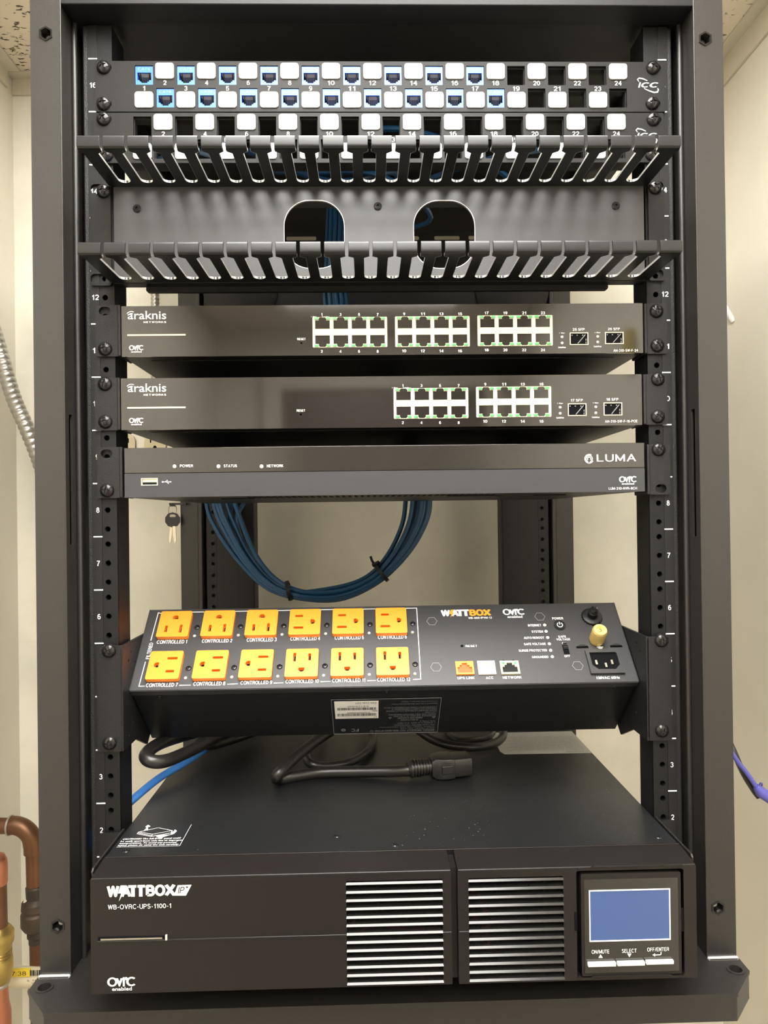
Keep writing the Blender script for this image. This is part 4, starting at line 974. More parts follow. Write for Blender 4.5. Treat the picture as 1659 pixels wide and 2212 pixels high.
rows_ = [('MODEL/MODELE NO: WB-800-IPVM-12', .035, .65, .895, .95), ('INPUT: 120VAC, 12A, 60Hz', .035, .36, .84, .875), ('OUTPUT: 120VAC, 12A, 60Hz  1440W(TOTAL)', .035, .56, .79, .825), ('VOLTAGE PROTECTION RATING', .035, .42, .74, .775), ('L-N 500V  L-G 500V  N-G 500V', .035, .39, .68, .715), ('SPD TYPE 3', .035, .18, .63, .665),
         ('CAUTION!', .2, .36, .585, .625), ('MISE EN GARDE!', .16, .39, .53, .565), ('TO REDUCE THE RISK OF ELECTRIC', .035, .43, .475, .51), ('SHOCK-USE ONLY INDOORS AND IN DRY', .035, .48, .43, .465), ('LOCATIONS.', .035, .14, .38, .41), ('POUR REDUIRE LE RISQUE D\'ELECTRIQUE', .035, .50, .325, .36), ('UTILISER LES CHOCS UNIQUEMENT A', .035, .45, .28, .31), ('L\'INTERIEUR ET DANS DES ENDROITS SECS', .035, .52, .23, .265),
         ('Engineered in the USA, Manufactured in Taiwan', .035, .45, .13, .165), ('Concu aux USA, fabrique a Taiwan', .035, .36, .07, .10)]
for s, f0, f1, h0, h1 in rows_: put_text(g, s, aR + ww * f0, aR + ww * f1, bT + hh * h0, bT + hh * h1, .0004, bold=.02 if 'MODEL' in s or '!' in s else .005, res=1)
put_text(g, 'FC', aR + ww * .76, aR + ww * .83, bT + hh * .84, bT + hh * .93, .0004, bold=.02, res=2)
arcband(g, aR + ww * .905, bT + hh * .88, .0016, .0021, 0, 359); put_text(g, 'UL', aR + ww * .895, aR + ww * .915, bT + hh * .86, bT + hh * .90, .0004, res=1)
for q in (.05, .46):
    x = aR + ww * q; y = bT + hh * .54; g.plate([(x - .0014, y - .001), (x + .0018, y - .001), (x + .0002, y + .0022)][::-1], [[(x - .0008, y - .0006), (x + .0012, y - .0006), (x + .0002, y + .0014)]], .0003, .0004)
g.done('label_print', M['greyprint'], rl, smooth=0)

# ------------------------------------------------------------------ ups
YB = -.0860; UF = FR(YB)
UX0, UX1, UZ0, UZ1 = -.2173, .2211, -.0141, .0682
LZ, LY = .0712, -.0595
up = thing('ups_battery_unit', 'large black rack battery backup with vents and a blue display at the bottom', 'power supply', (0, .15, UZ0))
G().box(UX0 + .0012, UX1 - .0012, LY + .001, .40, UZ0 + .001, LZ).done('case', M['lid'], up, bevel=.0008)
# bezel: two panels with a sloping top band, split near the middle
XS0, XS1 = UF.px(976, 2000)[0], UF.px(990, 2000)[0]
VZ = [UF.px(748, y)[1] for y in (1909.7, 1928.3, 1946.2, 1964.3, 1982.5, 2000.3, 2018.7, 2036.7, 2054.7, 2072.5, 2090.4, 2108.2, 2126.3)]
vl = (UF.px(749, 2010)[0], UF.px(957, 2010)[0]); vr = (UF.px(1013.5, 2010)[0], UF.px(1218, 2010)[0])
zt_, zb_ = VZ[0] + .0020, VZ[-1] - .0012
lcd = (UF.px(1246, 2000)[0], UF.px(1478, 2000)[0], UF.px(1478, 2105)[1], UF.px(1478, 1876)[1])
def bez(x0, x1, holes, name):
    g = G(UF); ch = .0012
    g.plate(rect(x0, x1, UZ0, UZ1 - .0006), holes, -.0022, 0)
    # sides and bottom shell, joined to the lid by the sloping band
    Fx = Frame((0, 0, 0), (0, 1, 0), (0, 0, 1)); g.f = Fx
    g.prism([(YB + .0004, UZ1 - .002), (YB + .0004, UZ1), (LY, LZ - .0002), (LY, LZ - .002)], x0, x1)
    for x in (x0, x1 - .0016): g.prism([(YB + .002, UZ0), (YB + .002, UZ1 - .001), (LY, LZ - .001), (LY, UZ0)], x, x + .0016)
    g.f = L0; g.box(x0, x1, YB + .002, LY, UZ0, UZ0 + .0016)
    return g.done(name, M['bezel'], up, bevel=.0009)
zmid = VZ[6]
bl = bez(UX0, XS0, [rect(vl[0], vl[1], zb_, zt_)], 'front_bezel')
b2 = bez(XS1, UX1, [rect(vr[0], vr[1], zb_, zt_), rrect(lcd[0], lcd[1], lcd[2], lcd[3], .0015, 2)], 'front_bezel')
G().box(XS0 + .0003, XS1 - .0003, YB + .006, LY, UZ0 + .001, UZ1 - .001).done('bezel_gap', M['bezel'], up)
sl = []
for v in (vl, vr):
    me = None
    for z in VZ:
        g = G(Frame((0, 0, 0), (0, 1, 0), (0, 0, 1)))
        g.prism([(YB - .0006, -.0009), (YB - .0006, -.0005), (YB + .0006, .0007), (YB + .0075, .0011), (YB + .0075, .0001), (YB + .0004, -.0009)], v[0] - .0002, v[1] + .0002)
        if me is None: me = g.mesh(M['slat'], Vector(((v[0] + v[1]) / 2, YB, 0)), smooth=0)
        put('vent_slat', me, bl if v is vl else b2, Matrix.Translation(((v[0] + v[1]) / 2, YB, z)))
# seam line with the clear sliding latch
for x0, x1, p in ((UF.px(211, 2029)[0], vl[0], bl), (vl[1], XS0 - .0004, bl), (XS1 + .0004, vr[0], b2)):
    G(UF).box(x0, x1, zmid - .0008, zmid + .0003, 0, .0006).done('seam_ridge', M['slat'], p, bevel=.0002)
a0 = UF.px(212, 2024)[0]; a1 = UF.px(360, 2024)[0]
la = G(UF).box(a0, a1, zmid + .0004, zmid + .0028, .0001, .0004).done('latch_recess', M['dark'], bl)
G(UF).box(a0 + .002, a1 - .003, zmid + .0008, zmid + .0019, .0004, .0009).done('latch_slider', M['steel'], la)
G(UF).box(a1 - .0008, a1 + .0006, zmid - .0002, zmid + .0034, .0, .0010).done('latch_stop', M['ledw'], la)
# inside the vents
fi = FR(YB + .016); g = G(fi)
for v in (vl, vr):
    g.box(v[0] - .004, v[1] + .004, zb_ - .003, zt_ + .003, -.004, -.003)
g.done('vent_back', M['dark'], up)
fi2 = FR(YB + .009); g = G(fi2)
for v in (vl, vr):
    for q in (.14, .33, .66, .84):
        x = v[0] + (v[1] - v[0]) * q; g.box(x - .0007, x + .0007, zb_, zt_, -.002, 0)
g.done('vent_ribs', M['innergrey'], up)
g = G(fi2); g.box(vl[0] + .006, vl[0] + .034, zb_ + .006, zb_ + .030, -.006, -.003); g.box(vl[0] + .012, vl[0] + .05, zt_ - .014, zt_ - .004, -.006, -.003); g.box(vr[0] + .006, vr[0] + .016, zb_ + .02, zb_ + .04, -.006, -.003)
g.done('battery_case', M['panel'], up)
for pts in (((748, 1945), (800, 1983), (880, 1972), (950, 1968)), ((748, 2098), (830, 2100), (900, 2100), (915, 2070), (948, 2056)), ((1014, 1900), (1050, 1930), (1020, 1950), (1060, 1975), (1018, 1990)), ((1014, 1925), (1040, 1975), (1060, 2020), (1020, 2040))):
    P = spline([HY(x, y, YB + .013) for x, y in pts], 6); G().tube(P, .0013, 8).done('battery_wire', M['redwire'], up)
# lid lines, screws, labels
G().box(UX0 + .001, UX1 - .001, LY - .0008, LY + .0012, LZ - .0004, LZ + .0004).done('lid_front_edge', M['bezel'], up, bevel=.0003)
LF = FT(LZ)
for x, y in ((272, 1838), (728, 1806), (853, 1825), (1422, 1808)): screw(up, LF, x, y, .0001, SMALL, 'lid_screw')
for x, y in ((728, 1806),): pass
q = [LF.px(x, y, .0002) for x, y in ((250, 1830), (388, 1827), (414, 1781), (300, 1785))]
cl_ = G(LF).plate([(q[0][0], q[0][1]), (q[1][0], q[1][1]), (q[2][0], q[2][1]), (q[0][0], q[2][1])], [], 0, .0002).done('caution_label', M['stickerk'], up, smooth=0)
line(LF, ((252, 1830), (388, 1827), (413.5, 1781)), .0003, cl_, 'white', 'label_border', .0004)
for i, (s, x0, x1, yb, yt) in enumerate((('CAUTION!!! The left front  panel could', 263, 387, 1815.5, 1811), ('be easily apart from unit due to improper', 259, 392, 1820, 1816), ('transportation. To avoid any personal', 256, 378, 1824.5, 1820.5), ('injury, please do carry the unit carefully.', 253, 384, 1829, 1825))):
    T(LF, s, x0, x1, yb, yt, cl_, c=.0004, bold=.015, res=1)
def lp(pts, w=.0005): line(LF, pts, w, cl_, 'white', 'label_drawing', .0004)
lp(((300, 1797), (342, 1788), (372, 1794), (330, 1802), (300, 1797))); lp(((300, 1797), (296, 1801), (326, 1807), (330, 1802))); lp(((326, 1807), (370, 1799), (372, 1794)), .0008); lp(((298, 1799), (327, 1805)), .0005)
poly_on(LF, ((311, 1794), (320, 1793), (319, 1787), (325, 1785), (320, 1782), (314, 1786), (317, 1788)), cl_, 'white', 'label_arrow', .0004)
poly_on(LF, ((368, 1803), (376, 1801), (382, 1795), (378, 1792), (374, 1797), (370, 1799)), cl_, 'white', 'label_arrow', .0004)
poly_on(LF, ((337, 1806), (350, 1804), (368, 1803), (352, 1808), (350, 1811), (344, 1811)), cl_, 'white', 'label_arrow', .0004)
LB = Frame((0, 0, LZ), (-1, 0, 0), (0, -1, 0))
q = [LB.px(x, y, .0002) for x, y in ((1090, 1629), (1279, 1626), (1234, 1580), (1110, 1583), (1081, 1617))]
wl = G(LB).plate([(q[1][0], q[1][1]), (q[0][0], q[0][1] ), (q[0][0] + .003, q[0][1] - .008), (q[0][0] + .003, q[0][1] - .075), (q[1][0], q[0][1] - .075)][::-1], [], 0, .0002).done('warning_label', M['paperg'], up, smooth=0)
g = G(LB); xa, xb = q[1][0], q[0][0]; W_ = xb - xa; y1 = q[0][1]
put_text(g, 'CAUTION :', xa + .003, xa + .003 + W_ * .28, y1 - .005, y1 - .0015, .0004, bold=.02, res=1)
random.seed(5)
for k in range(14):
    yy = y1 - .010 - k * .0035; s = ' '.join(''.join(random.choice('eaitnosrlchu') for _ in range(random.randint(3, 8))) for _ in range(9))
    put_text(g, s, xa + .004, xa + W_ - .006 * (1 + k % 3), yy - .0011, yy + .0009, .0004, res=1)
g.done('label_print', M['greyprint'], wl, smooth=0)
# support ears with side flanges
for sx in (-1, 1):
    X = (UX0 - .0006) if sx < 0 else (UX1 + .0006)
    f = FR(-.003); xo = f.px(214 if sx < 0 else 1458, 1780)[0]; zt = .0648
    a0, a1 = sorted((xo, X)); br = G(f).plate(rrect(a0, a1, UZ0, zt, .002, 3), [], -.002, 0).done('mounting_bracket', M['ear'], up, bevel=.0005)
    c = X; c0, c1 = sorted((X + sx * .0022, X + sx * .0038))
    g = G(Frame((0, 0, 0), (0, 1, 0), (0, 0, 1))); g.prism([(-.001, zt), (-.001, UZ0), (YB + .020, UZ0), (YB + .016, zt - .006), (YB + .013, zt + .002), (YB + .015, zt + .0042), (-.004, zt + .0042)][::-1], c0, c1)
    g.done('bracket_side', M['rack'], br, bevel=.0005)
T_ = UF
wattbox(UF, up, 231, 314, 380, 1938, 1913, 'white', 'white', 'white', .35)
g = G(UF); q = [UF.px(x, y) for x, y in ((374, 1934), (379, 1926), (384, 1912), (414, 1911), (402, 1934))]; g.plate(q, [], .0002, .0004); g.done('brand_lozenge', M['white'], up, smooth=0)
T(UF, 'IP', 384, 399, 1930, 1916, up, 'ink', c=.0006, shear=.2, bold=.012); T(UF, '+', 401, 407, 1919, 1914, up, 'ink', c=.0006, bold=.02)
T(UF, 'WB-OVRC-UPS-1100-1', 233, 369.5, 1965, 1954.5, up, bold=.012)
ovrc(UF, 232, 293, 2131, 2111, up, 242, 285, 2140.5, 2133)
# display module
mf = FR(YB + .0012); mb = G(mf)
ma0, mb1 = mf.px(1253, 1886); ma1, _ = mf.px(1468, 1886); _, mb0 = mf.px(1253, 2106)
da = FR(YB + .008); G(da).box(lcd[0] - .001, lcd[1] + .001, lcd[2] - .001, lcd[3] + .001, -.002, 0).done('display_recess', M['dark'], up)
md = mb.plate(rrect(ma0, ma1, mb0, mb1, .001, 2), [], -.008, .0016).done('display_module', M['bezel'], up, bevel=.0006)
df = FR(YB + .0012 - .0016)
G(df).box(ma0 + .0022, ma1 - .0022, mb0 + .0022, mb1 - .004, 0, .0003).done('display_cover', M['gloss'], md, bevel=.0001)
da0, db1 = df.px(1272, 1923); da1, _ = df.px(1446, 1923); _, db0 = df.px(1272, 2033)
scn = G(df).box(da0, da1, db0, db1, .0003, .0005).done('display_screen', M['lcd'], md, smooth=0)
G(df).plate(rect(da0 - .0002, da1 + .0002, db0 - .0002, db1 + .0002), [rect(da0 + .0006, da1 - .0006, db0 + .0006, db1 - .0006)], .0005, .0008).done('screen_frame', M['white'], scn, smooth=0)
T(df, 'ON/MUTE', 1278, 1316, 2060.5, 2052, md, c=.0006); T(df, 'SELECT', 1343.5, 1375, 2058.5, 2050, md, c=.0006); T(df, 'OFF/ENTER', 1398, 1445, 2055.5, 2047, md, c=.0006)
poly_on(df, ((1293, 2069), (1302, 2069), (1297.5, 2061.5)), md, 'white', 'up_arrow', .0006); poly_on(df, ((1355, 2060), (1364, 2060), (1359.5, 2067.5)), md, 'white', 'down_arrow', .0006)
line(df, ((1428, 2057), (1428, 2062.5), (1412, 2063)), .0007, md, 'white', 'enter_arrow', .0006); poly_on(df, ((1409.5, 2063), (1415, 2059.8), (1415, 2066.2)), md, 'white', 'enter_arrow', .0006)
for x0, x1, y0, y1 in ((1268, 1328.5, 2076, 2084.5), (1331, 1390.5, 2074, 2082.5), (1393, 1452.5, 2071.5, 2079.5)):
    a0, b1 = df.px(x0, y0); a1, _ = df.px(x1, y0); _, b0 = df.px(x0, y1); G(df).box(a0, a1, b0, b1, .0003, .0030).done('push_button', M['tile'], md, bevel=.0005)
# bezel step lines around the display
for pts in (((1247, 1877), (1273, 1877), (1284, 1868), (1424, 1864), (1437, 1870), (1474, 1869)), ((1246, 2113), (1275, 2113), (1281, 2108), (1444, 2104), (1452, 2108), (1478, 2108))):
    q = [UF.px(x, y) for x, y in pts]; g = G(UF)
    for p, r in zip(q, q[1:]): g.prism([(p[0], p[1] - .0006), (r[0], r[1] - .0006), (r[0], r[1] + .0006), (p[0], p[1] + .0006)], 0, .0009)
    g.done('bezel_step', M['bezel'], b2)
for x, y0, y1 in ((1243, 1970, 2010), (1473, 1962, 2012)):
    a, b1 = UF.px(x, y0); _, b0 = UF.px(x, y1); G(UF).box(a - .001, a + .001, b0, b1, -.0005, .0002).done('latch_notch', M['dark'], b2)

# ------------------------------------------------------------------ cords on the ups
ZC0 = LZ + .0058
def cord(pts, name, label, r=.0052, m='cord', cat='cord', group=None, z=None):
    P = []
    for p in pts:
        if len(p) == 2: P.append(HZ(p[0], p[1], ZC0))
        elif p[2] == 'z': P.append(HZ(p[0], p[1], p[3]))
        else: P.append(HY(*p))
    return tag(G().tube(spline(P, 10), r, 14).done(name, M[m]), label, cat, group)
pc = thing('power_cable', 'thick black power cord with a molded plug lying on the battery unit', 'cord', HZ(800, 1680, LZ))
P = [HZ(905, 1662, ZC0 + .003), HZ(880, 1664, ZC0 + .003), HZ(840, 1666, ZC0 + .001), HZ(760, 1667, ZC0), HZ(690, 1669, ZC0), HZ(630, 1678, ZC0), HZ(602, 1683, ZC0), HZ(598, 1676, ZC0 + .007), HZ(612, 1660, ZC0 + .012), HZ(650, 1626, ZC0 + .018), HZ(690, 1596, ZC0 + .02), HZ(730, 1570, ZC0 + .02)]
G().tube(spline(P, 10), .0053, 16).done('cable', M['cord'], pc)
A, B = HZ(885, 1661, ZC0 + .004), HZ(1010, 1648, ZC0 + .006); d = (B - A).normalized(); sd = d.cross(Vector((0, 0, 1))).normalized(); upv = sd.cross(d)
PFm = Frame(A, sd, upv); 
if PFm.n.dot(d) < 0: PFm = Frame(A, -sd, upv)
L = (B - A).length
pr = []
for k in range(7): c0 = L * (.02 + .05 * k); pr += [(.0085 - .0002 * k, c0), (.0085 - .0002 * k, c0 + L * .025), (.0062, c0 + L * .027), (.0062, c0 + L * .048)]
G(PFm).lathe(0, 0, [(.006, -.002)] + pr, 20).done('strain_relief', M['cord'], pc)
g = G(PFm)
def loft(secs):
    n = 12; V = []; F = []
    for hw, hh, c_ in secs:
        V += [PFm.pt(a, b, c_) for a, b in rrect(-hw, hw, -hh, hh, min(hw, hh) * .35, 2)]
    n = 12
    for j in range(len(secs) - 1):
        for k in range(n): F.append((j * n + k, j * n + (k + 1) % n, (j + 1) * n + (k + 1) % n, (j + 1) * n + k))
    F.append(tuple(range(n - 1, -1, -1))); F.append(tuple(range((len(secs) - 1) * n, len(secs) * n))); g.add(V, F)
loft([(.0085, .0075, L * .36), (.0100, .0105, L * .42), (.0135, .0105, L * .56), (.0138, .0100, L * .72), (.0125, .0092, L * .73), (.0122, .0090, L * 1.02)])
g.done('plug_body', M['cord'], pc)
G(PFm).box(-.0145, .0145, -.004, .004, L * .5, L * .7).done('plug_grip', M['cord'], pc, bevel=.001)
cord(((700, 1560, 'z', .085), (678, 1600, 'z', .086), (662, 1630, 'z', .084), (672, 1650, 'z', .081), (710, 1655), (760, 1645), (795, 1622), (806, 1600), (800, 1580, 'z', .08), (780, 1560, 'z', .085)), 'power_cable', 'thinner black cord looped behind the plug cord under the tilted unit', .0042)
cord(((520, 1570, 'z', .10), (470, 1592, 'z', .103), (410, 1622, 'z', .108), (360, 1643, 'z', .112), (326, 1644, 'z', .115), (315, 1630, 'z', .118), (345, 1606, 'z', .118), (400, 1588, 'z', .112), (450, 1575, 'z', .108)), 'power_cable', 'black cord bent in a tight loop past the left edge of the battery unit', .0058)
cord(((560, 1580, 'z', .085), (500, 1600, 'z', .085), (455, 1612, 'z', .092), (440, 1604, 'z', .1), (452, 1590, 'z', .105)), 'power_cable', 'short black cord behind the left loop under the tilted unit', .004)
cord(((900, 1575, 'z', .09), (935, 1598, 'z', .086), (975, 1610, 'z', .084), (1020, 1614, 'z', .083), (1062, 1608, 'z', .082), (1084, 1594, 'z', .082), (1088, 1575, 'z', .085)), 'power_cable', 'black cord curving over the grey warning sticker at right', .0045)
cord(((960, 1570, 'z', .078), (985, 1598, 'z', .077), (1040, 1596, 'z', .077), (1062, 1585, 'z', .077), (1066, 1570, 'z', .078)), 'power_cable', 'innermost black cord curve beside the grey warning sticker', .0038)
cord(((205, 1835, .030), (235, 1785, .034), (262, 1751, .04), (300, 1716, .055), (345, 1680, .08), (395, 1650, .11), (430, 1628, .135), (470, 1600, .16)), 'patch_cable', 'bright blue network cable arching up from the left rail', .0036, 'bcable', 'cable')

# ------------------------------------------------------------------ teal cable bundle
random.seed(11)
base = [(728, 440, .34), (725, 560, .34), (728, 650, .34), (745, 760, .33), (830, 900, .33), (895, 1020, .33), (905, 1090, .33), (888, 1150, .33), (850, 1210, .33), (800, 1256, .33), (730, 1283, .33), (650, 1282, .33), (588, 1255, .34), (540, 1200, .35), (505, 1130, .36), (488, 1080, .37), (478, 1000, .38), (475, 940, .385)]
spread = [1.4, 1.5, 1.9, 1.6, 1.5, 1.6, 2.0, 1.6, 1.1, .8, .9, .8, 1.3, 1.8, 2.6, 2.8, 2.2, 1.6]
NB = 9
for k in range(NB):
    an_ = 2 * math.pi * k / NB; rad = .0 if k == 0 else (.0062 if k < 6 else .0105)
    pts = []; ph = random.uniform(-.6, .6)
    for i, (x, y, Y) in enumerate(base):
        h = HY(x, y, Y); q = base[min(i + 1, len(base) - 1)]; p_ = base[max(i - 1, 0)]
        t = (HY(*q) - HY(*p_)).normalized(); nn = Vector((0, -1, 0)); s_ = t.cross(nn).normalized()
        w = rad * spread[i]; pts.append(h + s_ * (w * math.cos(an_ + ph * i * .12)) + nn * (rad * math.sin(an_ + ph * i * .12)))
    if k >= 7:   # two cables swing wider at the lower left
        for i in (11, 12, 13, 14): pts[i] = pts[i] + Vector((-.012 * (1 if k == 7 else 1.6), 0, -.006))
    tag(G().tube(spline(pts, 7), .0030, 9).done('network_cable', M['teal']), 'teal network cable in the bundle looping below the recorder', 'cable', 'teal cables of the hanging bundle')
for (x, y, Y), (dx, dz), lb in (((624, 1276, .331), (-.2, .98), 'black cable tie at the bottom of the teal bundle'), ((824, 1238, .33), (-.62, .78), 'black cable tie with an upright tail on the right of the teal bundle')):
    c_ = HY(x, y, Y); ax = Vector((dz, 0, -dx)).normalized()
    v_ = Vector((dx, 0, dz)).normalized(); f = Frame(c_, v_, (0, -1, 0))
    g = G(f); L_ = .0035; tt = [(.0135 * math.cos(a_) , .0112 * math.sin(a_)) for a_ in [2 * math.pi * k / 20 for k in range(20)]]; ti = [(a_ * .88, b_ * .88) for a_, b_ in tt]
    g.plate(tt, [ti], -L_ / 1.5, L_ / 1.5)
    g.f = Frame(c_, (1, 0, 0), (0, 0, 1))
    if 'tail' in lb: p = c_ + v_ * .013; g.tube([p, p + Vector((-.004, -.002, .006)), p + Vector((-.006, -.002, .012))], .0016, 6); g.tube([p - Vector((.003, 0, 0)), p + Vector((.005, -.003, .004))], .003, 6)
    tag(g.done('cable_tie', M['tie']), lb, 'cable tie')

# ------------------------------------------------------------------ things on the walls
def flex(pts, r, label, step=.0085):
    P = spline(pts, 14); D_ = [0]
    for a_, b_ in zip(P, P[1:]): D_.append(D_[-1] + (b_ - a_).length)
    n = int(D_[-1] / (step / 6)); Q = []; j = 0
    for i in range(n + 1):
        s_ = D_[-1] * i / n
        while j < len(P) - 2 and D_[j + 1] < s_: j += 1
        Q.append(P[j].lerp(P[j + 1], (s_ - D_[j]) / max(D_[j + 1] - D_[j], 1e-9)))
    rr = lambda i: r * (1 + .13 * (abs(math.sin(math.pi * i / 6)) ** .7) - .08)
    return tag(G().tube(Q, rr, 14).done('flexible_conduit', M['galv'], smooth=60), label, 'conduit')
flex([HY(-60, 600, .44), HY(-25, 680, .44), HY(0, 760, .44), HY(28, 855, .44), HY(60, 930, .44), HY(90, 1010, .45), HY(125, 1130, .47), HY(165, 1240, .49)], .0105, 'ribbed metal conduit sloping down behind the left post')
flex([HY(178, 1010, .50), HY(183, 1150, .50), HY(190, 1300, .50), HY(192, 1500, .50), HY(195, 1700, .50), HY(198, 1900, .50)], .0085, 'vertical ribbed conduit glimpsed between left post and rail', .006)
flex([HY(333, 380, .505), HY(334, 500, .505), HY(335, 640, .505), HY(336, 800, .505), HY(330, 920, .505)], .0062, 'thin vertical ribbed conduit above the wall outlet', .006)
# outlet box
ob = thing('wall_outlet', 'ivory duplex outlet in a metal box on the rear wall at left', 'outlet', HY(300, 980, .5))
of = FR(.49); a, b = of.px(302, 930)
G(of).box(a - .052, a + .052, b - .058, b + .058, -(YW - .49) + .0005, 0).done('outlet_box', M['galv'], ob, bevel=.003)
for q in (-.0225, .028 - .0045):
    cx = a + q
    G(of).plate(rrect(cx - .0165, cx + .0165, b - .034, b - .006, .011, 6), [], 0, .004).plate(rrect(cx - .0165, cx + .0165, b + .006, b + .034, .011, 6), [], 0, .004).done('receptacle', M['ivory'], ob, bevel=.0008)
    for bb in (-.020, .020):
        g = G(of); g.lathe(cx, b + bb - .006, [(.0026, .004), (.0026, .0043)], 12); g.box(cx - .0072, cx - .0054, b + bb + .001, b + bb + .008, .004, .0043); g.box(cx + .0054, cx + .0072, b + bb + .001, b + bb + .008, .004, .0043); g.done('receptacle_slot', M['dark'], ob)
# key on a ring, hanging from the rack's rear
kc = thing('key', 'small cabinet key with a black head hanging left of the rear post', 'key', HY(372, 1176, .42))
kf = FR(.42); a, b = kf.px(373, 1123)
G(kf).plate(circ(a, b, .0108, 10, .3), [rrect(a - .0045, a + .0045, b + .004, b + .0075, .0015, 3)], -.0012, .0012).done('key_head', M['tie'], kc, bevel=.0004)
for q, an_ in ((-.0022, -.06), (.0022, .04)):
    P = [(q - .002, -.009), (q + .002, -.009), (q + .0018 + an_ * .03, -.028), (q + an_ * .03, -.034), (q - .0018 + an_ * .03, -.028), (q - .0023, -.018)]
    G(kf).plate([(a + x, b + y) for x, y in P], [], -.0008 + q * .3, .0008 + q * .3).done('key_blade', M['key'], kc)
g = G(kf); P = [kf.pt(a + .0058 * math.cos(t), b + .0135 + .0085 * math.sin(t), 0) for t in [2 * math.pi * k / 24 for k in range(25)]]; g.tube(P, .0007, 6); g.done('key_ring', M['steel'], kc)
g = G(kf); g.box(a - .004, a + .02, b + .021, b + .024, -.003, .003); g.box(a - .003, a + .003, b + .019, b + .022, -.003, .003); g.done('key_hook', M['tie'], kc)
# copper elbow pipe
YPp = .40
cp = thing('copper_pipe', 'brown copper water pipe with an elbow and dark union, beside the left post', 'pipe', HY(75, 2212, YPp))
def rpx(w, Y): return w / 2 * (Y - CC.y) / FPX
r1 = rpx(30, YPp)
el = [HY(-40, 1783, YPp), HY(0, 1784, YPp), HY(32, 1784, YPp), HY(52, 1790, YPp), HY(66, 1805, YPp), HY(71, 1825, YPp), HY(72, 1840, YPp)]
G().tube(spline(el[:3], 6), rpx(33, YPp), 20).done('horizontal_pipe', M['copper'], cp)
G().tube(spline([HY(20, 1784, YPp), HY(34, 1783, YPp), HY(52, 1790, YPp), HY(66, 1805, YPp), HY(71, 1825, YPp), HY(72, 1842, YPp)], 8), rpx(38, YPp), 20).done('elbow', M['copper'], cp)
G().tube([HY(20, 1783, YPp), HY(24, 1783, YPp)], rpx(42, YPp), 20).done('solder_ring', M['galv'], cp)
G().tube([HY(73, 1835, YPp), HY(75, 1912, YPp)], rpx(33, YPp), 20).done('vertical_pipe', M['copper'], cp)
ff = Frame(HY(77, 1912, YPp), (1, 0, 0), (0, 1, 0)); k_ = (YPp - CC.y) / FPX
def pl(lst): return [(r * k_, -z * k_) for r, z in lst]
G(ff).lathe(0, 0, pl([(17, 0), (20, 3), (19, 26), (28, 34), (29, 48), (26, 50), (26, 54), (30, 58), (30, 82), (24, 92), (18, 96), (18, 108), (15, 112), (15, 122)]), 28).done('union_fitting', M['solder'], cp)
G(ff).lathe(-14 * k_, -8 * k_, pl([(2, 24), (7, 26), (9, 34), (8, 42), (3, 46)]), 10).done('flux_patch', M['caulk'], cp)
G().tube([HY(78, 2028, YPp), HY(80, 2120, YPp), HY(82, 2330, YPp)], rpx(27, YPp), 18).done('lower_pipe', M['copper'], cp)
G(Frame(HY(80, 2128, YPp - .03), (1, 0, 0), (0, 1, 0))).lathe(0, 0, [(.010, 0), (.012, -.006), (.010, -.014), (.0045, -.018), (.0045, -.032), (.006, -.036), (.003, -.042)], 16).done('brass_cock', M['brass'], cp)
YQ = .28
cq = thing('copper_pipe', 'thick copper riser with a brass coupling at the left edge', 'pipe', HY(0, 2212, YQ)); kq = (YQ - CC.y) / FPX
fq = Frame(HY(-6, 1850, YQ), (1, 0, 0), (0, 1, 0))
def ql(lst): return [(r * kq, -z * kq) for r, z in lst]
G(fq).lathe(0, 0, ql([(6, -8), (14, -3), (19, 8), (20, 20), (20, 56), (18, 60)]), 24).done('pipe_cap', M['copperb'], cq)
G(fq).lathe(0, 0, ql([(18, 58), (19, 160)]), 24).done('riser_pipe', M['copper'], cq)
G(fq).lathe(0, 0, ql([(20, 148), (24, 152), (31, 162), (31, 182), (27, 190), (27, 196), (25, 200), (27, 202), (25, 206), (27, 208), (25, 212), (28, 216), (29, 236), (25, 262), (20, 268)]), 24).done('brass_coupling', M['brass'], cq)
G(fq).lathe(0, 0, ql([(20, 264), (22, 270), (19, 276)]), 24).done('solder_ring', M['galv'], cq)
G(fq).lathe(0, 0, ql([(18, 274), (20, 310), (24, 330), (25, 420), (25, 460)]), 24).done('bright_pipe', M['copperb'], cq)
# printed pvc pipe
YV = .34; vp = thing('plastic_pipe', 'cream plastic pipe with yellow print and barcode, behind the base corner', 'pipe', HY(50, 2130, YV))
rv = rpx(40, YV)
A, B = HY(-60, 2106, YV), HY(118, 2113, YV)
G().tube([A, B], rv, 26).done('pipe_body', M['pvc'], vp)
B2 = HY(118, 2113, YV); 
vf = Frame(HY(0, 2111, YV - rv * 1.01), (1, 0, 0), (0, 0, 1)); kv = (YV - CC.y) / FPX
g = G(vf); g.box(8 * kv, 62 * kv, -0 * kv, 14 * kv, -.004, .0006); g.done('yellow_band', M['yellow'], vp, smooth=0)
g = G(vf); put_text(g, '17:38', 18 * kv, 55 * kv, 3 * kv, 12 * kv, .0009, bold=0)
for x, w in ((63, 2), (66.5, 1), (69, 3), (74, 1), (77, 2), (81, 3)): g.box(x * kv, (x + w) * kv, 2 * kv, 13 * kv, .0, .0009)
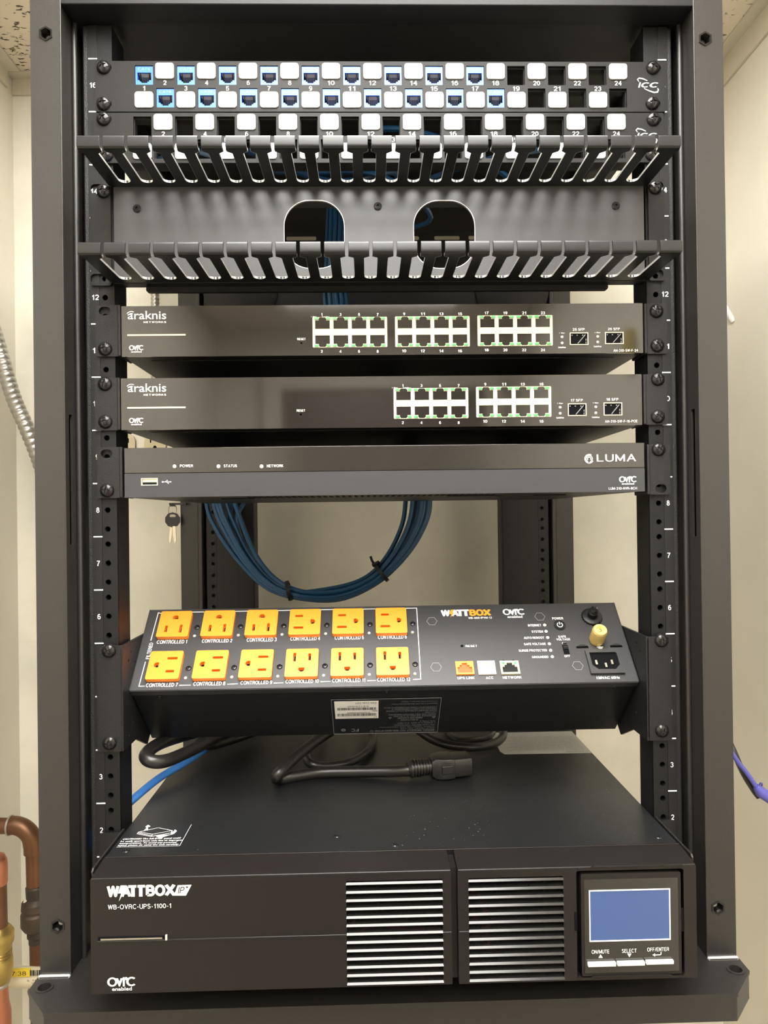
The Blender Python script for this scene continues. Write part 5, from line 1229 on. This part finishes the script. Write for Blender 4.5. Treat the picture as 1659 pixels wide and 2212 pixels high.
put_text(g, '6  119', 57 * kv, 80 * kv, -10 * kv, -6 * kv, .0009, bold=0, res=1); put_text(g, '1303', 66 * kv, 82 * kv, -15.5 * kv, -12 * kv, .0009, bold=0, res=1)
g.done('pipe_print', M['ink'], vp, smooth=0)
# lilac connector at right, black cable beside it
YX = .0; lc = thing('lilac_cable', 'lilac network cable end with a boot, right of the rack near the wall', 'cable', HY(1640, 1740, .1))
YX = .12
G().tube(spline([HY(1560, 1590, YX), HY(1590, 1640, YX), HY(1612, 1668, YX), HY(1634, 1700, YX)], 6), rpx(10, YX), 12).done('cable', M['lilac'], lc)
G().tube([HY(1633, 1698, YX), HY(1638, 1704, YX), HY(1642, 1710, YX), HY(1700, 1748, YX)], lambda i: rpx((14, 20, 24, 26)[i], YX), 12).done('connector_boot', M['lilac'], lc, bevel=.0005)
G().tube([HY(1641, 1694, YX - .002), HY(1643, 1691, YX - .004), HY(1646, 1692, YX - .002), HY(1646, 1697, YX)], .0008, 6).done('boot_clip', M['lilac'], lc)
tag(G().tube(spline([HY(1466, 1340, .3), HY(1478, 1390, .25), (HY(1530, 1500, .2)), HY(1580, 1612, YX + .012), HY(1605, 1668, YX + .012), HY(1628, 1706, YX + .012), HY(1640, 1722, YX + .01)], 8), .0032, 10).done('black_cable', M['cord']), 'thin black cable running down beside the lilac cable', 'cable')
tag(G().tube([HX(1585, 694, XR + .001), HX(1583, 690, XR) + Vector((-.003, 0, .003)), HX(1583, 690, XR) + Vector((-.018, .001, .030))], .0042, 12).done('plastic_stub', M['paper']), 'small white plastic stub poking out behind the right post', 'plug')

# mustard cloth of unknown kind, put on the right wall to mirror in the top switch's gloss
g = G(Frame((XR, -.90, .66), (0, -1, 0), (0, 0, 1)))
g.plate([(-.024, .030), (-.016, .046), (.0, .052), (.018, .044), (.027, .022), (.026, -.020), (.012, -.040), (-.010, -.042), (-.024, -.020)], [], 0, .012)
tag(g.done('yellow_item', mat('mustard_item', (.5, .36, .03), .8, mottle=.3, mscale=30), bevel=.004), 'unidentified mustard yellow cloth on the right wall, mirrored in the top switch', 'item')
